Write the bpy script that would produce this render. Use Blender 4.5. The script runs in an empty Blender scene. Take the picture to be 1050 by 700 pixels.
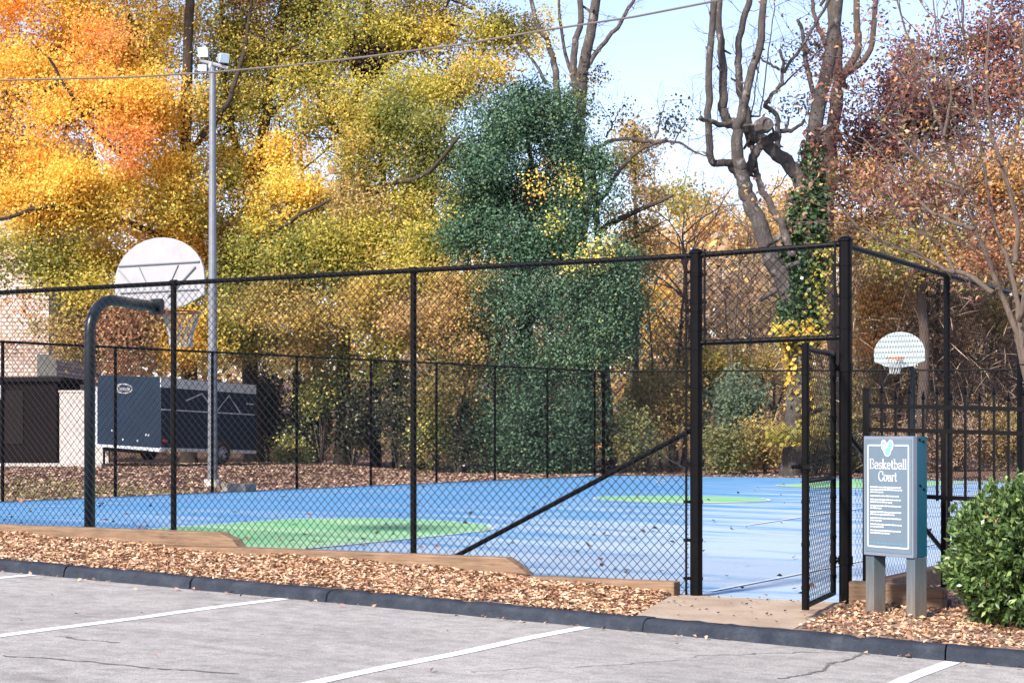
import bpy, bmesh, math, random
import numpy as np
from mathutils import Vector, Matrix

random.seed(7)
RNG = np.random.default_rng(11)
C = bpy.context.scene.collection
F = 1850.0                      # focal length in photo pixels
HZ = 447.0                      # horizon row
TH = math.radians(29.0)         # camera heading
CT, ST = math.cos(TH), math.sin(TH)
H = 1.76                        # camera height above the lot below it (heights below are relative to the eye, then lifted)
pi = math.pi

# ------------------------------------------------------------------ survey helpers: real points from sight lines
def ray(px, py):
    r = (px - 525) / F; u = (HZ - py) / F
    return np.array([r * CT - ST, r * ST + CT, u])
def P(px, py, D): return ray(px, py) * D
def PY(px, py, Y):
    d = ray(px, py); return d * (Y / d[1])
def PX(px, py, X):
    d = ray(px, py); return d * (X / d[0])
RIGHT = np.array([CT, ST, 0.0]); FWD = np.array([-ST, CT, 0.0]); UP = np.array([0, 0, 1.0])

def lin(r, g, b):
    f = lambda c: (c / 12.92 if c <= 0.04045 else ((c + 0.055) / 1.055) ** 2.4)
    return (f(r / 255), f(g / 255), f(b / 255))

# ------------------------------------------------------------------ materials
def mat(name):
    m = bpy.data.materials.new(name); m.use_nodes = True
    nt = m.node_tree; b = nt.nodes['Principled BSDF']
    return m, nt, b
def N(nt, t, **kw):
    n = nt.nodes.new(t)
    for k, v in kw.items():
        if k in n.inputs: n.inputs[k].default_value = v
        else: setattr(n, k, v)
    return n
def ramp(nt, stops, src=None, interp='LINEAR'):
    n = nt.nodes.new('ShaderNodeValToRGB'); cr = n.color_ramp; cr.interpolation = interp
    while len(cr.elements) < len(stops): cr.elements.new(0.5)
    for e, (p, c) in zip(cr.elements, stops):
        e.position = p; e.color = (c[0], c[1], c[2], 1) if not isinstance(c, (int, float)) else (c, c, c, 1)
    if src is not None: nt.links.new(src, n.inputs[0])
    return n
def coords(nt, scale=(1, 1, 1), which='Object'):
    tc = nt.nodes.new('ShaderNodeTexCoord'); mp = nt.nodes.new('ShaderNodeMapping')
    mp.inputs['Scale'].default_value = scale
    nt.links.new(tc.outputs[which], mp.inputs[0]); return mp.outputs[0]
def noise(nt, vec, scale, detail=4, rough=0.6):
    n = N(nt, 'ShaderNodeTexNoise', Scale=scale, Detail=detail, Roughness=rough)
    nt.links.new(vec, n.inputs['Vector']); return n.outputs['Fac']
def mix(nt, fac, a, b, blend='MIX'):
    n = nt.nodes.new('ShaderNodeMix'); n.data_type = 'RGBA'; n.blend_type = blend
    for sock, v in ((n.inputs[0], fac), (n.inputs[6], a), (n.inputs[7], b)):
        if hasattr(v, 'is_linked') or hasattr(v, 'links'): nt.links.new(v, sock)
        elif isinstance(v, (int, float)): sock.default_value = v
        else: sock.default_value = (v[0], v[1], v[2], 1)
    return n.outputs[2]
def bump(nt, b, h, strength=0.3, dist=0.01):
    n = N(nt, 'ShaderNodeBump', Strength=strength, Distance=dist)
    nt.links.new(h, n.inputs['Height']); nt.links.new(n.outputs[0], b.inputs['Normal'])

def simple(name, col, rough=0.6, metal=0.0, var=0.15, scale=8, bumpy=0.0, spec=0.5, stretch=(1, 1, 1)):
    m, nt, b = mat(name)
    v = coords(nt, stretch); n = noise(nt, v, scale, 5)
    r = ramp(nt, [(0.25, tuple(c * (1 - var) for c in col)), (0.75, tuple(min(1, c * (1 + var)) for c in col))], n)
    nt.links.new(r.outputs[0], b.inputs['Base Color'])
    b.inputs['Roughness'].default_value = rough; b.inputs['Metallic'].default_value = metal
    b.inputs['Specular IOR Level'].default_value = spec
    if bumpy: bump(nt, b, n, bumpy, 0.01)
    return m

M = {}
def build_materials():
    # old pale asphalt
    m, nt, b = mat('worn_asphalt'); v = coords(nt)
    fine = noise(nt, v, 75, 3, 0.75); big = noise(nt, v, 0.55, 5, 0.6); mid = noise(nt, v, 6, 6, 0.7)
    vs = coords(nt, (0.22, 2.0, 1)); streak = noise(nt, vs, 1.4, 5, 0.65)
    c1 = ramp(nt, [(0.3, (.20, .191, .178)), (0.5, (.345, .330, .310)), (0.72, (.50, .482, .458))], fine)
    c2 = ramp(nt, [(0.3, 0.80), (0.7, 1.06)], big); c3 = ramp(nt, [(0.32, 0.60), (0.58, 1.03)], mid)
    c4 = ramp(nt, [(0.34, 0.80), (0.5, 1.0)], streak)
    x = mix(nt, 1.0, c1.outputs[0], c2.outputs[0], 'MULTIPLY'); x = mix(nt, 0.75, x, c3.outputs[0], 'MULTIPLY')
    x = mix(nt, 0.8, x, c4.outputs[0], 'MULTIPLY')
    st = noise(nt, coords(nt, (.55, .9, 1)), 1.15, 5, .7); sr = ramp(nt, [(0.60, (1, 1, 1)), (0.72, (.72, .70, .68))], st); x = mix(nt, 1.0, x, sr.outputs[0], 'MULTIPLY')
    sp = noise(nt, v, 150, 2, .5); spr = ramp(nt, [(0.30, (.45, .44, .43)), (0.40, (1, 1, 1))], sp); x = mix(nt, .8, x, spr.outputs[0], 'MULTIPLY')
    nt.links.new(x, b.inputs['Base Color']); b.inputs['Roughness'].default_value = .9
    b.inputs['Specular IOR Level'].default_value = .2
    bump(nt, b, fine, .5, .006); M['asphalt'] = m
    # worn white road paint
    m, nt, b = mat('worn_white_paint'); v = coords(nt); n = noise(nt, v, 40, 5, .8); n2 = noise(nt, v, 3, 4, .7)
    c = ramp(nt, [(0.33, (.40, .39, .38)), (0.45, (.72, .72, .72)), (0.8, (.84, .84, .84))], n)
    c2 = ramp(nt, [(0.3, 0.82), (0.55, 1.0)], n2)
    nt.links.new(mix(nt, 1.0, c.outputs[0], c2.outputs[0], 'MULTIPLY'), b.inputs['Base Color'])
    b.inputs['Roughness'].default_value = .8; M['road_paint'] = m
    # dark painted kerb
    m, nt, b = mat('dark_painted_kerb'); v = coords(nt); n = noise(nt, v, 5, 6, .7); n2 = noise(nt, v, 45, 4, .7)
    c = ramp(nt, [(0.3, (.020, .025, .036)), (0.55, (.033, .040, .055)), (0.75, (.055, .064, .082))], n)
    c2 = ramp(nt, [(0.66, (0, 0, 0)), (0.76, (1, 1, 1))], n2)
    nt.links.new(mix(nt, c2.outputs[0], c.outputs[0], (.08, .08, .085)), b.inputs['Base Color'])
    b.inputs['Roughness'].default_value = .85; b.inputs['Specular IOR Level'].default_value = .12; bump(nt, b, n2, .8, .02); M['kerb'] = m
    # concrete apron, pinkish tan
    m, nt, b = mat('tan_concrete'); v = coords(nt); n = noise(nt, v, 2.2, 6, .65); n2 = noise(nt, v, 60, 4, .7)
    c = ramp(nt, [(0.3, (.25, .182, .122)), (0.52, (.345, .262, .188)), (0.75, (.41, .335, .255))], n)
    c2 = ramp(nt, [(0.3, 0.78), (0.6, 1.05)], n2)
    nt.links.new(mix(nt, 1.0, c.outputs[0], c2.outputs[0], 'MULTIPLY'), b.inputs['Base Color'])
    b.inputs['Roughness'].default_value = .9; bump(nt, b, n2, .3, .004); M['apron'] = m
    # court paint: blue acrylic, turning paler in streaks towards the gate side
    def court_mat(name, base, paler, deep, wlo=.575, whi=.70):
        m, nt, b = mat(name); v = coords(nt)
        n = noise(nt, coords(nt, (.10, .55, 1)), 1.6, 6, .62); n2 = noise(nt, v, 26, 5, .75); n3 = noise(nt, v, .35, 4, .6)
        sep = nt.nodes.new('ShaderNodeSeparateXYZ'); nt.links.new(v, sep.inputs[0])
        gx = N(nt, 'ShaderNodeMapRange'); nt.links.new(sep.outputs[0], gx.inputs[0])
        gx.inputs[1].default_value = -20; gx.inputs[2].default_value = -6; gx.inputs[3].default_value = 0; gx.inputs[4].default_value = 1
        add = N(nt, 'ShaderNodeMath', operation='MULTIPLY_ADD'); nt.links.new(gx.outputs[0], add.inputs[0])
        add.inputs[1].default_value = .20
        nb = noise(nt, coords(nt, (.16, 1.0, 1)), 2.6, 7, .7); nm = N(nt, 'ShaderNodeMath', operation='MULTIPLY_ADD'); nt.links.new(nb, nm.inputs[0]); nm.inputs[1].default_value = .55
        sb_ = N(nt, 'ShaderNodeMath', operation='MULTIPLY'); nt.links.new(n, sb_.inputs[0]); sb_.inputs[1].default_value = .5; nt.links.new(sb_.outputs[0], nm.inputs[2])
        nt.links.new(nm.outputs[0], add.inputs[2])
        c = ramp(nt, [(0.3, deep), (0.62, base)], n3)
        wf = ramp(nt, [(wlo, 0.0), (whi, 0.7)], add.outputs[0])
        x = mix(nt, wf.outputs[0], c.outputs[0], paler)
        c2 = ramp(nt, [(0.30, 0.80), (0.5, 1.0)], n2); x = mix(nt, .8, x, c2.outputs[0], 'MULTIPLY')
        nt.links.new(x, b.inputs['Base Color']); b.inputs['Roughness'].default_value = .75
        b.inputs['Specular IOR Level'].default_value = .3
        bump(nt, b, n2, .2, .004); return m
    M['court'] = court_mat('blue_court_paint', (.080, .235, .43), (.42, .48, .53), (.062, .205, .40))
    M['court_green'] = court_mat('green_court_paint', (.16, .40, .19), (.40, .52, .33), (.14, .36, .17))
    M['court_line'] = simple('court_line_paint', (.46, .51, .58), .8, var=.2, scale=12)
    # wood
    m, nt, b = mat('weathered_timber'); v = coords(nt, (.9, 9, 14)); n = noise(nt, v, 2.6, 7, .65); v2 = coords(nt, (1.2, 1, 24)); n2 = noise(nt, v2, 3.0, 4, .8)
    big = noise(nt, coords(nt), 1.6, 4, .6)
    c = ramp(nt, [(0.25, (.075, .044, .027)), (0.42, (.155, .098, .058)), (0.6, (.225, .146, .090)), (0.8, (.29, .205, .138))], n)
    c2 = ramp(nt, [(0.36, (.35, .30, .28)), (0.44, (1, 1, 1))], n2); c3 = ramp(nt, [(0.3, .72), (0.65, 1.06)], big)
    x = mix(nt, .8, c.outputs[0], c2.outputs[0], 'MULTIPLY'); x = mix(nt, 1.0, x, c3.outputs[0], 'MULTIPLY')
    vo = N(nt, 'ShaderNodeTexVoronoi', Scale=1.0); nt.links.new(coords(nt, (1.5, .6, 7)), vo.inputs['Vector'])
    kn = ramp(nt, [(0.05, (.22, .16, .13)), (0.13, (1, 1, 1))], vo.outputs['Distance']); x = mix(nt, .85, x, kn.outputs[0], 'MULTIPLY')
    ck = noise(nt, coords(nt, (1.1, 1, 40)), 1.6, 3, .6); ckr = ramp(nt, [(0.30, (.3, .26, .24)), (0.345, (1, 1, 1))], ck); x = mix(nt, .9, x, ckr.outputs[0], 'MULTIPLY')
    nt.links.new(x, b.inputs['Base Color']); b.inputs['Roughness'].default_value = .85; bump(nt, b, n2, .5, .01); M['timber'] = m
    m, nt, b = mat('faded_sign_post'); v = coords(nt, (6, 6, .8)); n = noise(nt, v, 5, 5)
    sep = nt.nodes.new('ShaderNodeSeparateXYZ'); tc = nt.nodes.new('ShaderNodeTexCoord'); nt.links.new(tc.outputs['Object'], sep.inputs[0])
    ad = N(nt, 'ShaderNodeMath', operation='MULTIPLY_ADD'); nt.links.new(n, ad.inputs[0]); ad.inputs[1].default_value = .25; nt.links.new(sep.outputs[2], ad.inputs[2])
    c = ramp(nt, [(0.12, (.135, .105, .08)), (0.36, (.105, .108, .112)), (0.62, (.055, .085, .108))], ad.outputs[0])
    c2 = ramp(nt, [(0.3, .7), (0.7, 1.15)], n)
    nt.links.new(mix(nt, 1.0, c.outputs[0], c2.outputs[0], 'MULTIPLY'), b.inputs['Base Color']); b.inputs['Roughness'].default_value = .85; M['timber_post'] = m
    M['soil'] = simple('dark_bark_soil', (.22, .145, .10), .95, var=.5, scale=14, bumpy=.6)
    # ground
    m, nt, b = mat('leafy_ground'); v = coords(nt); n = noise(nt, v, .5, 6, .6); n2 = noise(nt, v, 9, 6, .75)
    c = ramp(nt, [(0.25, (.055, .035, .022)), (0.45, (.17, .095, .065)), (0.6, (.25, .15, .105)), (0.75, (.12, .11, .04))], n2)
    c2 = ramp(nt, [(0.35, .7), (0.65, 1.1)], n)
    nt.links.new(mix(nt, 1.0, c.outputs[0], c2.outputs[0], 'MULTIPLY'), b.inputs['Base Color'])
    b.inputs['Roughness'].default_value = .95; bump(nt, b, n2, .6, .05); M['ground'] = m
    # black coated metal
    M['black'] = simple('black_coated_steel', (.0032, .0032, .0040), .42, .0, .3, 12, spec=.09)
    M['wire'] = simple('black_vinyl_wire', (.006, .0065, .008), .5, 0, .2, 5, spec=.25)
    M['far_wire'] = M['wire']
    M['slate_pole'] = simple('dark_slate_painted_pole', (.008, .014, .022), .34, .0, .35, 7, spec=.35)
    M['galv'] = simple('galvanised_steel', (.15, .165, .19), .5, .2, .2, 9)
    M['white_metal'] = simple('white_enamel', (.265, .272, .29), .45, 0, .14, 5)
    M['board_rib'] = simple('grey_rib', (.12, .135, .16), .5, 0, .1, 4)
    M['orange'] = simple('orange_rim_paint', (.50, .12, .03), .45, 0, .2, 6)
    M['net'] = simple('white_cord_net', (.36, .37, .38), .9, 0, .1, 8)
    M['lamp_glass'] = simple('pale_lens', (.52, .62, .68), .2, 0, .15, 9)
    M['wire_cable'] = simple('grey_cable', (.10, .085, .075), .6, 0, .2, 4)
    # sign
    M['sign_face'] = simple('slate_blue_sign_face', (.10, .145, .19), .5, 0, .06, 5)
    M['sign_trim'] = simple('pale_grey_blue_trim', (.135, .165, .215), .6, 0, .08, 6)
    M['teal'] = simple('teal_painted_wood', (.006, .062, .098), .5, 0, .18, 4, stretch=(3, 3, .6))
    M['white_ink'] = simple('white_lettering', (.56, .58, .60), .5, 0, .03, 4)
    M['mint'] = simple('mint_ink', (.15, .46, .33), .5, 0, .04, 4)
    M['aqua'] = simple('aqua_ink', (.17, .44, .50), .5, 0, .04, 4)
    M['blue_ink'] = simple('faint_blue_ink', (.09, .19, .27), .5, 0, .04, 4)
    # trailer
    M['navy'] = simple('navy_trailer_skin', (.008, .020, .040), .4, .0, .12, 2, spec=.25)
    M['alu'] = simple('bright_aluminium_trim', (.62, .66, .70), .35, .5, .12, 20)
    M['rubber'] = simple('black_rubber', (.018, .018, .019), .8, 0, .2, 10)
    M['red_lens'] = simple('red_lens', (.5, .03, .03), .3)
    M['dark_brown'] = simple('dark_brown_boards', (.009, .006, .0065), .9, 0, .35, 6, spec=.1, stretch=(8, 8, .6))
    M['dark_roof'] = simple('dark_roof_edge', (.012, .011, .013), .9, 0, .2, 6, spec=.1)
    M['pale_wall'] = simple('pale_stucco', (.47, .43, .40), .9, 0, .10, 5, .1)
    M['glass'] = simple('dark_window_glass', (.05, .065, .075), .08, 0, .2, 2, spec=.8)
    m, nt, b = mat('whitewashed_brick'); v = coords(nt)
    sep = nt.nodes.new('ShaderNodeSeparateXYZ'); nt.links.new(v, sep.inputs[0])
    cmb = nt.nodes.new('ShaderNodeCombineXYZ'); nt.links.new(sep.outputs[0], cmb.inputs[0]); nt.links.new(sep.outputs[2], cmb.inputs[1])
    br = N(nt, 'ShaderNodeTexBrick', Scale=1.0); nt.links.new(cmb.outputs[0], br.inputs[0])
    br.inputs['Color1'].default_value = (.60, .54, .50, 1); br.inputs['Color2'].default_value = (.40, .32, .28, 1)
    br.inputs['Mortar'].default_value = (.19, .14, .12, 1); br.inputs['Mortar Size'].default_value = .018
    br.inputs['Brick Width'].default_value = .42; br.inputs['Row Height'].default_value = .15
    nt.links.new(br.outputs[0], b.inputs['Base Color']); b.inputs['Roughness'].default_value = .9; M['brick'] = m
    # bark
    def bark(name, lo, hi, patch=None):
        m, nt, b = mat(name); v = coords(nt, (5, 5, 1.4)); n = noise(nt, v, 2.8, 8, .78)
        c = ramp(nt, [(0.3, lo), (0.7, hi)], n); x = c.outputs[0]
        if patch:
            n2 = noise(nt, coords(nt, (1, 1, .6)), 3.6, 6, .75)
            c2 = ramp(nt, [(0.56, 0.0), (0.64, 1.0)], n2); x = mix(nt, c2.outputs[0], x, patch)
        nt.links.new(x, b.inputs['Base Color']); b.inputs['Roughness'].default_value = .95
        bump(nt, b, n, .9, .08); return m
    M['bark_dark'] = bark('dark_bark', (.022, .017, .014), (.075, .055, .042))
    M['bark_grey'] = bark('grey_bark', (.030, .025, .023), (.115, .098, .09), (.22, .205, .195))
    M['bark_brown'] = bark('brown_twig_bark', (.045, .033, .028), (.135, .10, .082))
    M['bark_tan'] = bark('smooth_tan_bark', (.075, .055, .042), (.20, .15, .12))
    # leaves, coloured per leaf
    def leaf(name, trans, rough, spec):
        m, nt, b = mat(name)
        at = N(nt, 'ShaderNodeAttribute', attribute_name='tint')
        nt.links.new(at.outputs[0], b.inputs['Base Color'])
        b.inputs['Roughness'].default_value = rough; b.inputs['Specular IOR Level'].default_value = spec
        tr = nt.nodes.new('ShaderNodeBsdfTranslucent'); nt.links.new(at.outputs[0], tr.inputs[0])
        mx = nt.nodes.new('ShaderNodeMixShader'); mx.inputs[0].default_value = trans
        nt.links.new(b.outputs[0], mx.inputs[1]); nt.links.new(tr.outputs[0], mx.inputs[2])
        nt.links.new(mx.outputs[0], nt.nodes['Material Output'].inputs[0]); return m
    M['leaf'] = leaf('autumn_leaves', .50, .6, .2)
    M['gloss_leaf'] = leaf('glossy_evergreen_leaves', .15, .38, .5)
    M['ivy_leaf'] = leaf('ivy_leaves', .22, .6, .15)
    M['litter'] = leaf('dry_litter', .08, .85, .15)
build_materials()

# ------------------------------------------------------------------ mesh building
class MB:
    def __init__(s): s.v = []; s.f = []; s.n = 0
    def add(s, vs, fs):
        vs = [tuple(map(float, p)) for p in vs]
        s.v += vs; s.f += [tuple(i + s.n for i in f) for f in fs]; s.n += len(vs); return s
    def box(s, a, b):
        x0, y0, z0 = a; x1, y1, z1 = b
        return s.hexa([(x0, y0, z0), (x1, y0, z0), (x1, y1, z0), (x0, y1, z0), (x0, y0, z1), (x1, y0, z1), (x1, y1, z1), (x0, y1, z1)])
    def hexa(s, p):
        return s.add(p, [(0, 3, 2, 1), (4, 5, 6, 7), (0, 1, 5, 4), (1, 2, 6, 5), (2, 3, 7, 6), (3, 0, 4, 7)])
    def tube(s, pts, rad, n=8, cap=True):
        pts = np.array(pts, float); k = len(pts)
        rad = np.full(k, rad, float) if np.isscalar(rad) else np.array(rad, float)
        t = np.gradient(pts, axis=0); t /= (np.linalg.norm(t, axis=1)[:, None] + 1e-9)
        a = np.zeros((k, 3)); ref = np.array([0, 0, 1.0]) if abs(t[0, 2]) < .8 else np.array([1.0, 0.1, 0])
        p = np.cross(t[0], ref)
        for i in range(k):
            p = p - t[i] * np.dot(p, t[i]); p = p / (np.linalg.norm(p) + 1e-9); a[i] = p
        b = np.cross(t, a)
        ang = np.arange(n) * 2 * pi / n
        v = pts[:, None, :] + rad[:, None, None] * (np.cos(ang)[None, :, None] * a[:, None, :] + np.sin(ang)[None, :, None] * b[:, None, :])
        fs = [(i * n + j, i * n + (j + 1) % n, (i + 1) * n + (j + 1) % n, (i + 1) * n + j) for i in range(k - 1) for j in range(n)]
        if cap: fs += [tuple(range(n))[::-1], tuple((k - 1) * n + j for j in range(n))]
        return s.add(v.reshape(-1, 3), fs)
    def prism(s, poly, d):     # planar polygon (3D points) pushed along d
        k = len(poly); poly = [np.array(p, float) for p in poly]; d = np.array(d, float)
        fs = [tuple(range(k)), tuple(range(2 * k - 1, k - 1, -1))] + [(i, i + k, (i + 1) % k + k, (i + 1) % k) for i in range(k)]
        return s.add(poly + [p + d for p in poly], fs)
    def build(s, name, material, parent=None, origin=None, smooth=False, bevel=0.0, local=False):
        o0 = np.zeros(3)
        if origin is not None: o0 = np.array(origin, float)
        elif parent is not None and not local: o0 = np.array(parent['_o'])
        v = np.array(s.v, float) - o0
        me = bpy.data.meshes.new(name); me.from_pydata(v.tolist(), [], s.f)
        if smooth: me.polygons.foreach_set('use_smooth', [True] * len(me.polygons))
        bm = bmesh.new(); bm.from_mesh(me); bmesh.ops.recalc_face_normals(bm, faces=bm.faces); bm.to_mesh(me); bm.free()
        me.materials.append(material)
        o = bpy.data.objects.new(name, me); C.objects.link(o)
        if origin is not None: o.location = o0
        if parent is not None: o.parent = parent; o.location = (0, 0, 0)
        o['_o'] = tuple(o0) if parent is None else tuple(o0)
        if bevel:
            md = o.modifiers.new('bevel', 'BEVEL'); md.width = bevel; md.segments = 2; md.limit_method = 'ANGLE'
        return o

def tag(o, label=None, cat=None, group=None, kind=None):
    if label: o['label'] = label
    if cat: o['category'] = cat
    if group: o['group'] = group
    if kind: o['kind'] = kind
    return o
def thing(name, loc, label, cat, group=None, rotz=0):
    o = bpy.data.objects.new(name, None); C.objects.link(o); o.empty_display_size = .2
    o.location = tuple(map(float, loc)); o.rotation_euler = (0, 0, rotz); o['_o'] = tuple(map(float, loc))
    return tag(o, label, cat, group)

def cards(name, material, c, L, W, cols, parent=None, a=None, nrm=None, curl=0.15, origin=None):
    """One leaf-sized rhombus per centre, random attitude unless given."""
    c = np.asarray(c, float); n = len(c)
    L = np.broadcast_to(L, n).astype(float); W = np.broadcast_to(W, n).astype(float)
    if a is None:
        a = RNG.normal(size=(n, 3)); a[:, 2] = a[:, 2] * .7 - .35
    a = a / np.linalg.norm(a, axis=1)[:, None]
    if nrm is None: nrm = RNG.normal(size=(n, 3)) * .8 + np.array([-.05, -.5, .8])
    b = np.cross(nrm, a); b /= (np.linalg.norm(b, axis=1)[:, None] + 1e-9); u = np.cross(a, b)
    o0 = np.zeros(3)
    if origin is not None: o0 = np.array(origin, float)
    elif parent is not None: o0 = np.array(parent['_o'])
    c = c - o0
    h = (L * .5)[:, None]; w = (W * .5)[:, None]
    k = (curl * L)[:, None] * u
    v = np.stack([c - a * h, c + b * w - a * h * .12 + k, c + a * h, c - b * w - a * h * .12 + k], 1).reshape(-1, 3)
    me = bpy.data.meshes.new(name)
    me.vertices.add(4 * n); me.vertices.foreach_set('co', v.ravel())
    me.loops.add(4 * n); me.loops.foreach_set('vertex_index', np.arange(4 * n, dtype=np.int32))
    me.polygons.add(n); me.polygons.foreach_set('loop_start', np.arange(0, 4 * n, 4, dtype=np.int32))
    me.polygons.foreach_set('loop_total', np.full(n, 4, dtype=np.int32))
    me.update(calc_edges=True)
    at = me.attributes.new('tint', 'FLOAT_COLOR', 'FACE')
    at.data.foreach_set('color', np.concatenate([np.clip(cols, 0, 1), np.ones((n, 1))], 1).ravel().astype(np.float32))
    me.materials.append(material)
    o = bpy.data.objects.new(name, me); C.objects.link(o)
    if origin is not None: o.location = o0
    if parent is not None: o.parent = parent
    o['_o'] = tuple(o0)
    return o

# ------------------------------------------------------------------ layout constants
YK = 13.05          # kerb front
YF = 15.25          # front fence
XL, XR, YB = -24.2, -5.13, 49.4   # left, right, back fences
TOP = 1.65          # fence rail height (relative to the eye)
def sst(x, a, b):
    t = np.clip((np.asarray(x, float) - a) / (b - a), 0, 1); return t * t * (3 - 2 * t)
def za(X): return -1.54 - .0333 * (np.maximum(X, -40) + 6.57)
def zc(X, Y):       # court surface
    return -1.195 - .275 * sst(X, -19, -5.5) * (1 - .75 * sst(Y, 17, 36))
def g(X, Y):        # terrain
    X = np.asarray(X, float); Y = np.asarray(Y, float)
    lot = za(X) - .08
    court = zc(X, Y) - .05
    side_l = -1.24 + .30 * sst(-X, 24.4, 32) * (1 - sst(Y - 1.6 * np.clip(-X - 24.2, 0, 14), 31, 42)) + .04 * sst(-X, 33, 60)
    side_r = -1.52 + .3 * sst(Y, 20, 50) + 0 * X
    back = -1.24 + .12 * sst(Y, 50, 60) + .045 * np.maximum(Y - 75, 0) * sst(Y, 75, 110)
    m = np.where(X < XL - .05, side_l, np.where(X > XR + .12, side_r, court))
    m = m + (back - m) * sst(Y, YB + .05, YB + 5)
    m = m + (lot - m) * (1 - sst(Y, 13.1, 14.6)) * (1)
    return m

# ------------------------------------------------------------------ the setting
def grid_mesh(name, xs, ys, zf, material, origin=None):
    X, Y = np.meshgrid(xs, ys); Z = zf(X, Y); nx, ny = len(xs), len(ys)
    v = np.stack([X, Y, Z], -1).reshape(-1, 3)
    fs = [(j * nx + i, j * nx + i + 1, (j + 1) * nx + i + 1, (j + 1) * nx + i) for j in range(ny - 1) for i in range(nx - 1)]
    mb = MB(); mb.v = [tuple(p) for p in v]; mb.f = fs; mb.n = len(v)
    return mb.build(name, material, smooth=True)

xs = np.unique(np.concatenate([np.linspace(-400, -60, 18), np.linspace(-60, XL, 60), [XL - .06], np.linspace(XL, XR, 22), [XR + .06, XR + .13], np.linspace(XR + .2, 10, 30), np.linspace(10, 300, 16)]))
ys = np.unique(np.concatenate([np.linspace(-60, 12, 10), np.linspace(12, 16, 24), np.linspace(16, YB, 36), np.linspace(YB, 70, 40), np.linspace(72, 600, 30)]))
tag(grid_mesh('ground', xs, ys, g, M['ground']), kind='structure')

lot = grid_mesh('parking_lot', np.linspace(-40, 12, 27), np.linspace(-25, YK + .02, 20), lambda X, Y: za(X), M['asphalt'])
tag(lot, kind='structure')

def ribbon(pts, w):   # flat ribbon in plan on the lot
    pts = np.array(pts, float); t = np.gradient(pts, axis=0); t /= np.linalg.norm(t, axis=1)[:, None]
    nn = np.stack([-t[:, 1], t[:, 0]], 1); w = np.broadcast_to(w, len(pts))[:, None] / 2
    return pts + nn * w, pts - nn * w
def flat_strip(mb, pts, w, zf, dz):
    a, b = ribbon(pts, w); k = len(a)
    v = [(p[0], p[1], zf(p[0], p[1]) + dz) for p in a] + [(p[0], p[1], zf(p[0], p[1]) + dz) for p in b]
    mb.add(v, [(i, i + 1, k + i + 1, k + i) for i in range(k - 1)])
for i in range(-4, 4):
    X = -6.55 + 2.985 * i
    mb = MB(); flat_strip(mb, [(X + .012 * math.sin(y * 3), y) for y in np.linspace(YK - .03, 2, 24)], .115, lambda x, y: za(x), .004)
    tag(mb.build('parking_line', M['road_paint']), kind='structure')
def crack(p0, p1, w, seed, n=46, amp=.10):
    rr = np.random.default_rng(seed); t = np.linspace(0, 1, n)[:, None]
    base = np.array(p0)[None] * (1 - t) + np.array(p1)[None] * t
    walk = np.cumsum(rr.normal(size=(n, 2)) * amp * .25, 0); walk -= walk * t * .6
    return base + walk, np.abs(rr.normal(w, w * .45, n)) + .003
mb = MB()
def lotp(px, py):     # pixel on the sloping lot
    d = ray(px, py); # z = -1.54-.0333(X+6.57)
    D = (-1.54 - .0333 * 6.57) / (d[2] + .0333 * d[0]); return (d * D)[:2]
for (a, b, w, sd) in (((0, 672), (250, 690), .020, 1), ((800, 695), (880, 668), .020, 2), ((705, 672), (870, 668), .007, 3), ((60, 652), (140, 657), .012, 5), ((480, 690), (700, 680), .006, 6)):
    p, ww = crack(lotp(*a), lotp(*b), w, sd); flat_strip(mb, p, ww, lambda x, y: za(x), .004)
tag(mb.build('asphalt_crack', simple('dark_crack_fill', (.125, .116, .108), .95)), kind='structure')  # cracks drawn as thin dark ribbons on the asphalt

# kerb: long cast runs with open joints, chips
mb = MB(); x = -34.0; rr = random.Random(3)
joints = [-34, -29.3, -26.4, -23.5, -19.4, -17.85, -16.0, -15.75, -13.6, -12.15, -11.9, -10.62, -9.1, -8.9, -6.05, -3.62, -2.2, .9, 4, 8]
sln = [rr.uniform(-.05, .16) for _ in joints]
for ji, (a, b) in enumerate(zip(joints[:-1], joints[1:])):
    sl_ = (sln[ji], sln[ji + 1]); n = max(4, int((b - a) / .09)); px = np.linspace(a + .008, b - .008, n)
    prof = [(YK, -.02), (YK + .012, .068), (YK + .035, .098), (YK + .06, .108), (YK + .155, .110), (YK + .17, .10), (YK + .17, -.05)]
    vs = []; k = len(prof)
    for xx in px:
        j1, j2 = rr.uniform(-.010, .010), rr.uniform(-.007, .004)
        if rr.random() < .08: j1 += .018; j2 -= .014
        vs += [(xx + sl_[0] * (y - YK) * 4 * max(0, 1 - (xx - a) / .8) + sl_[1] * (y - YK) * 4 * max(0, 1 - (b - xx) / .8), y + (j1 if q < 3 else 0), za(xx) + z + (j2 if 1 < q < 6 else 0)) for q, (y, z) in enumerate(prof)]
    fs = [(i * k + j, i * k + j + 1, (i + 1) * k + j + 1, (i + 1) * k + j) for i in range(n - 1) for j in range(k - 1)]
    fs += [tuple(range(k))[::-1], tuple((n - 1) * k + j for j in range(k))]
    mb.add(vs, fs)
tag(mb.build('kerb', M['kerb']), kind='structure')

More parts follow.
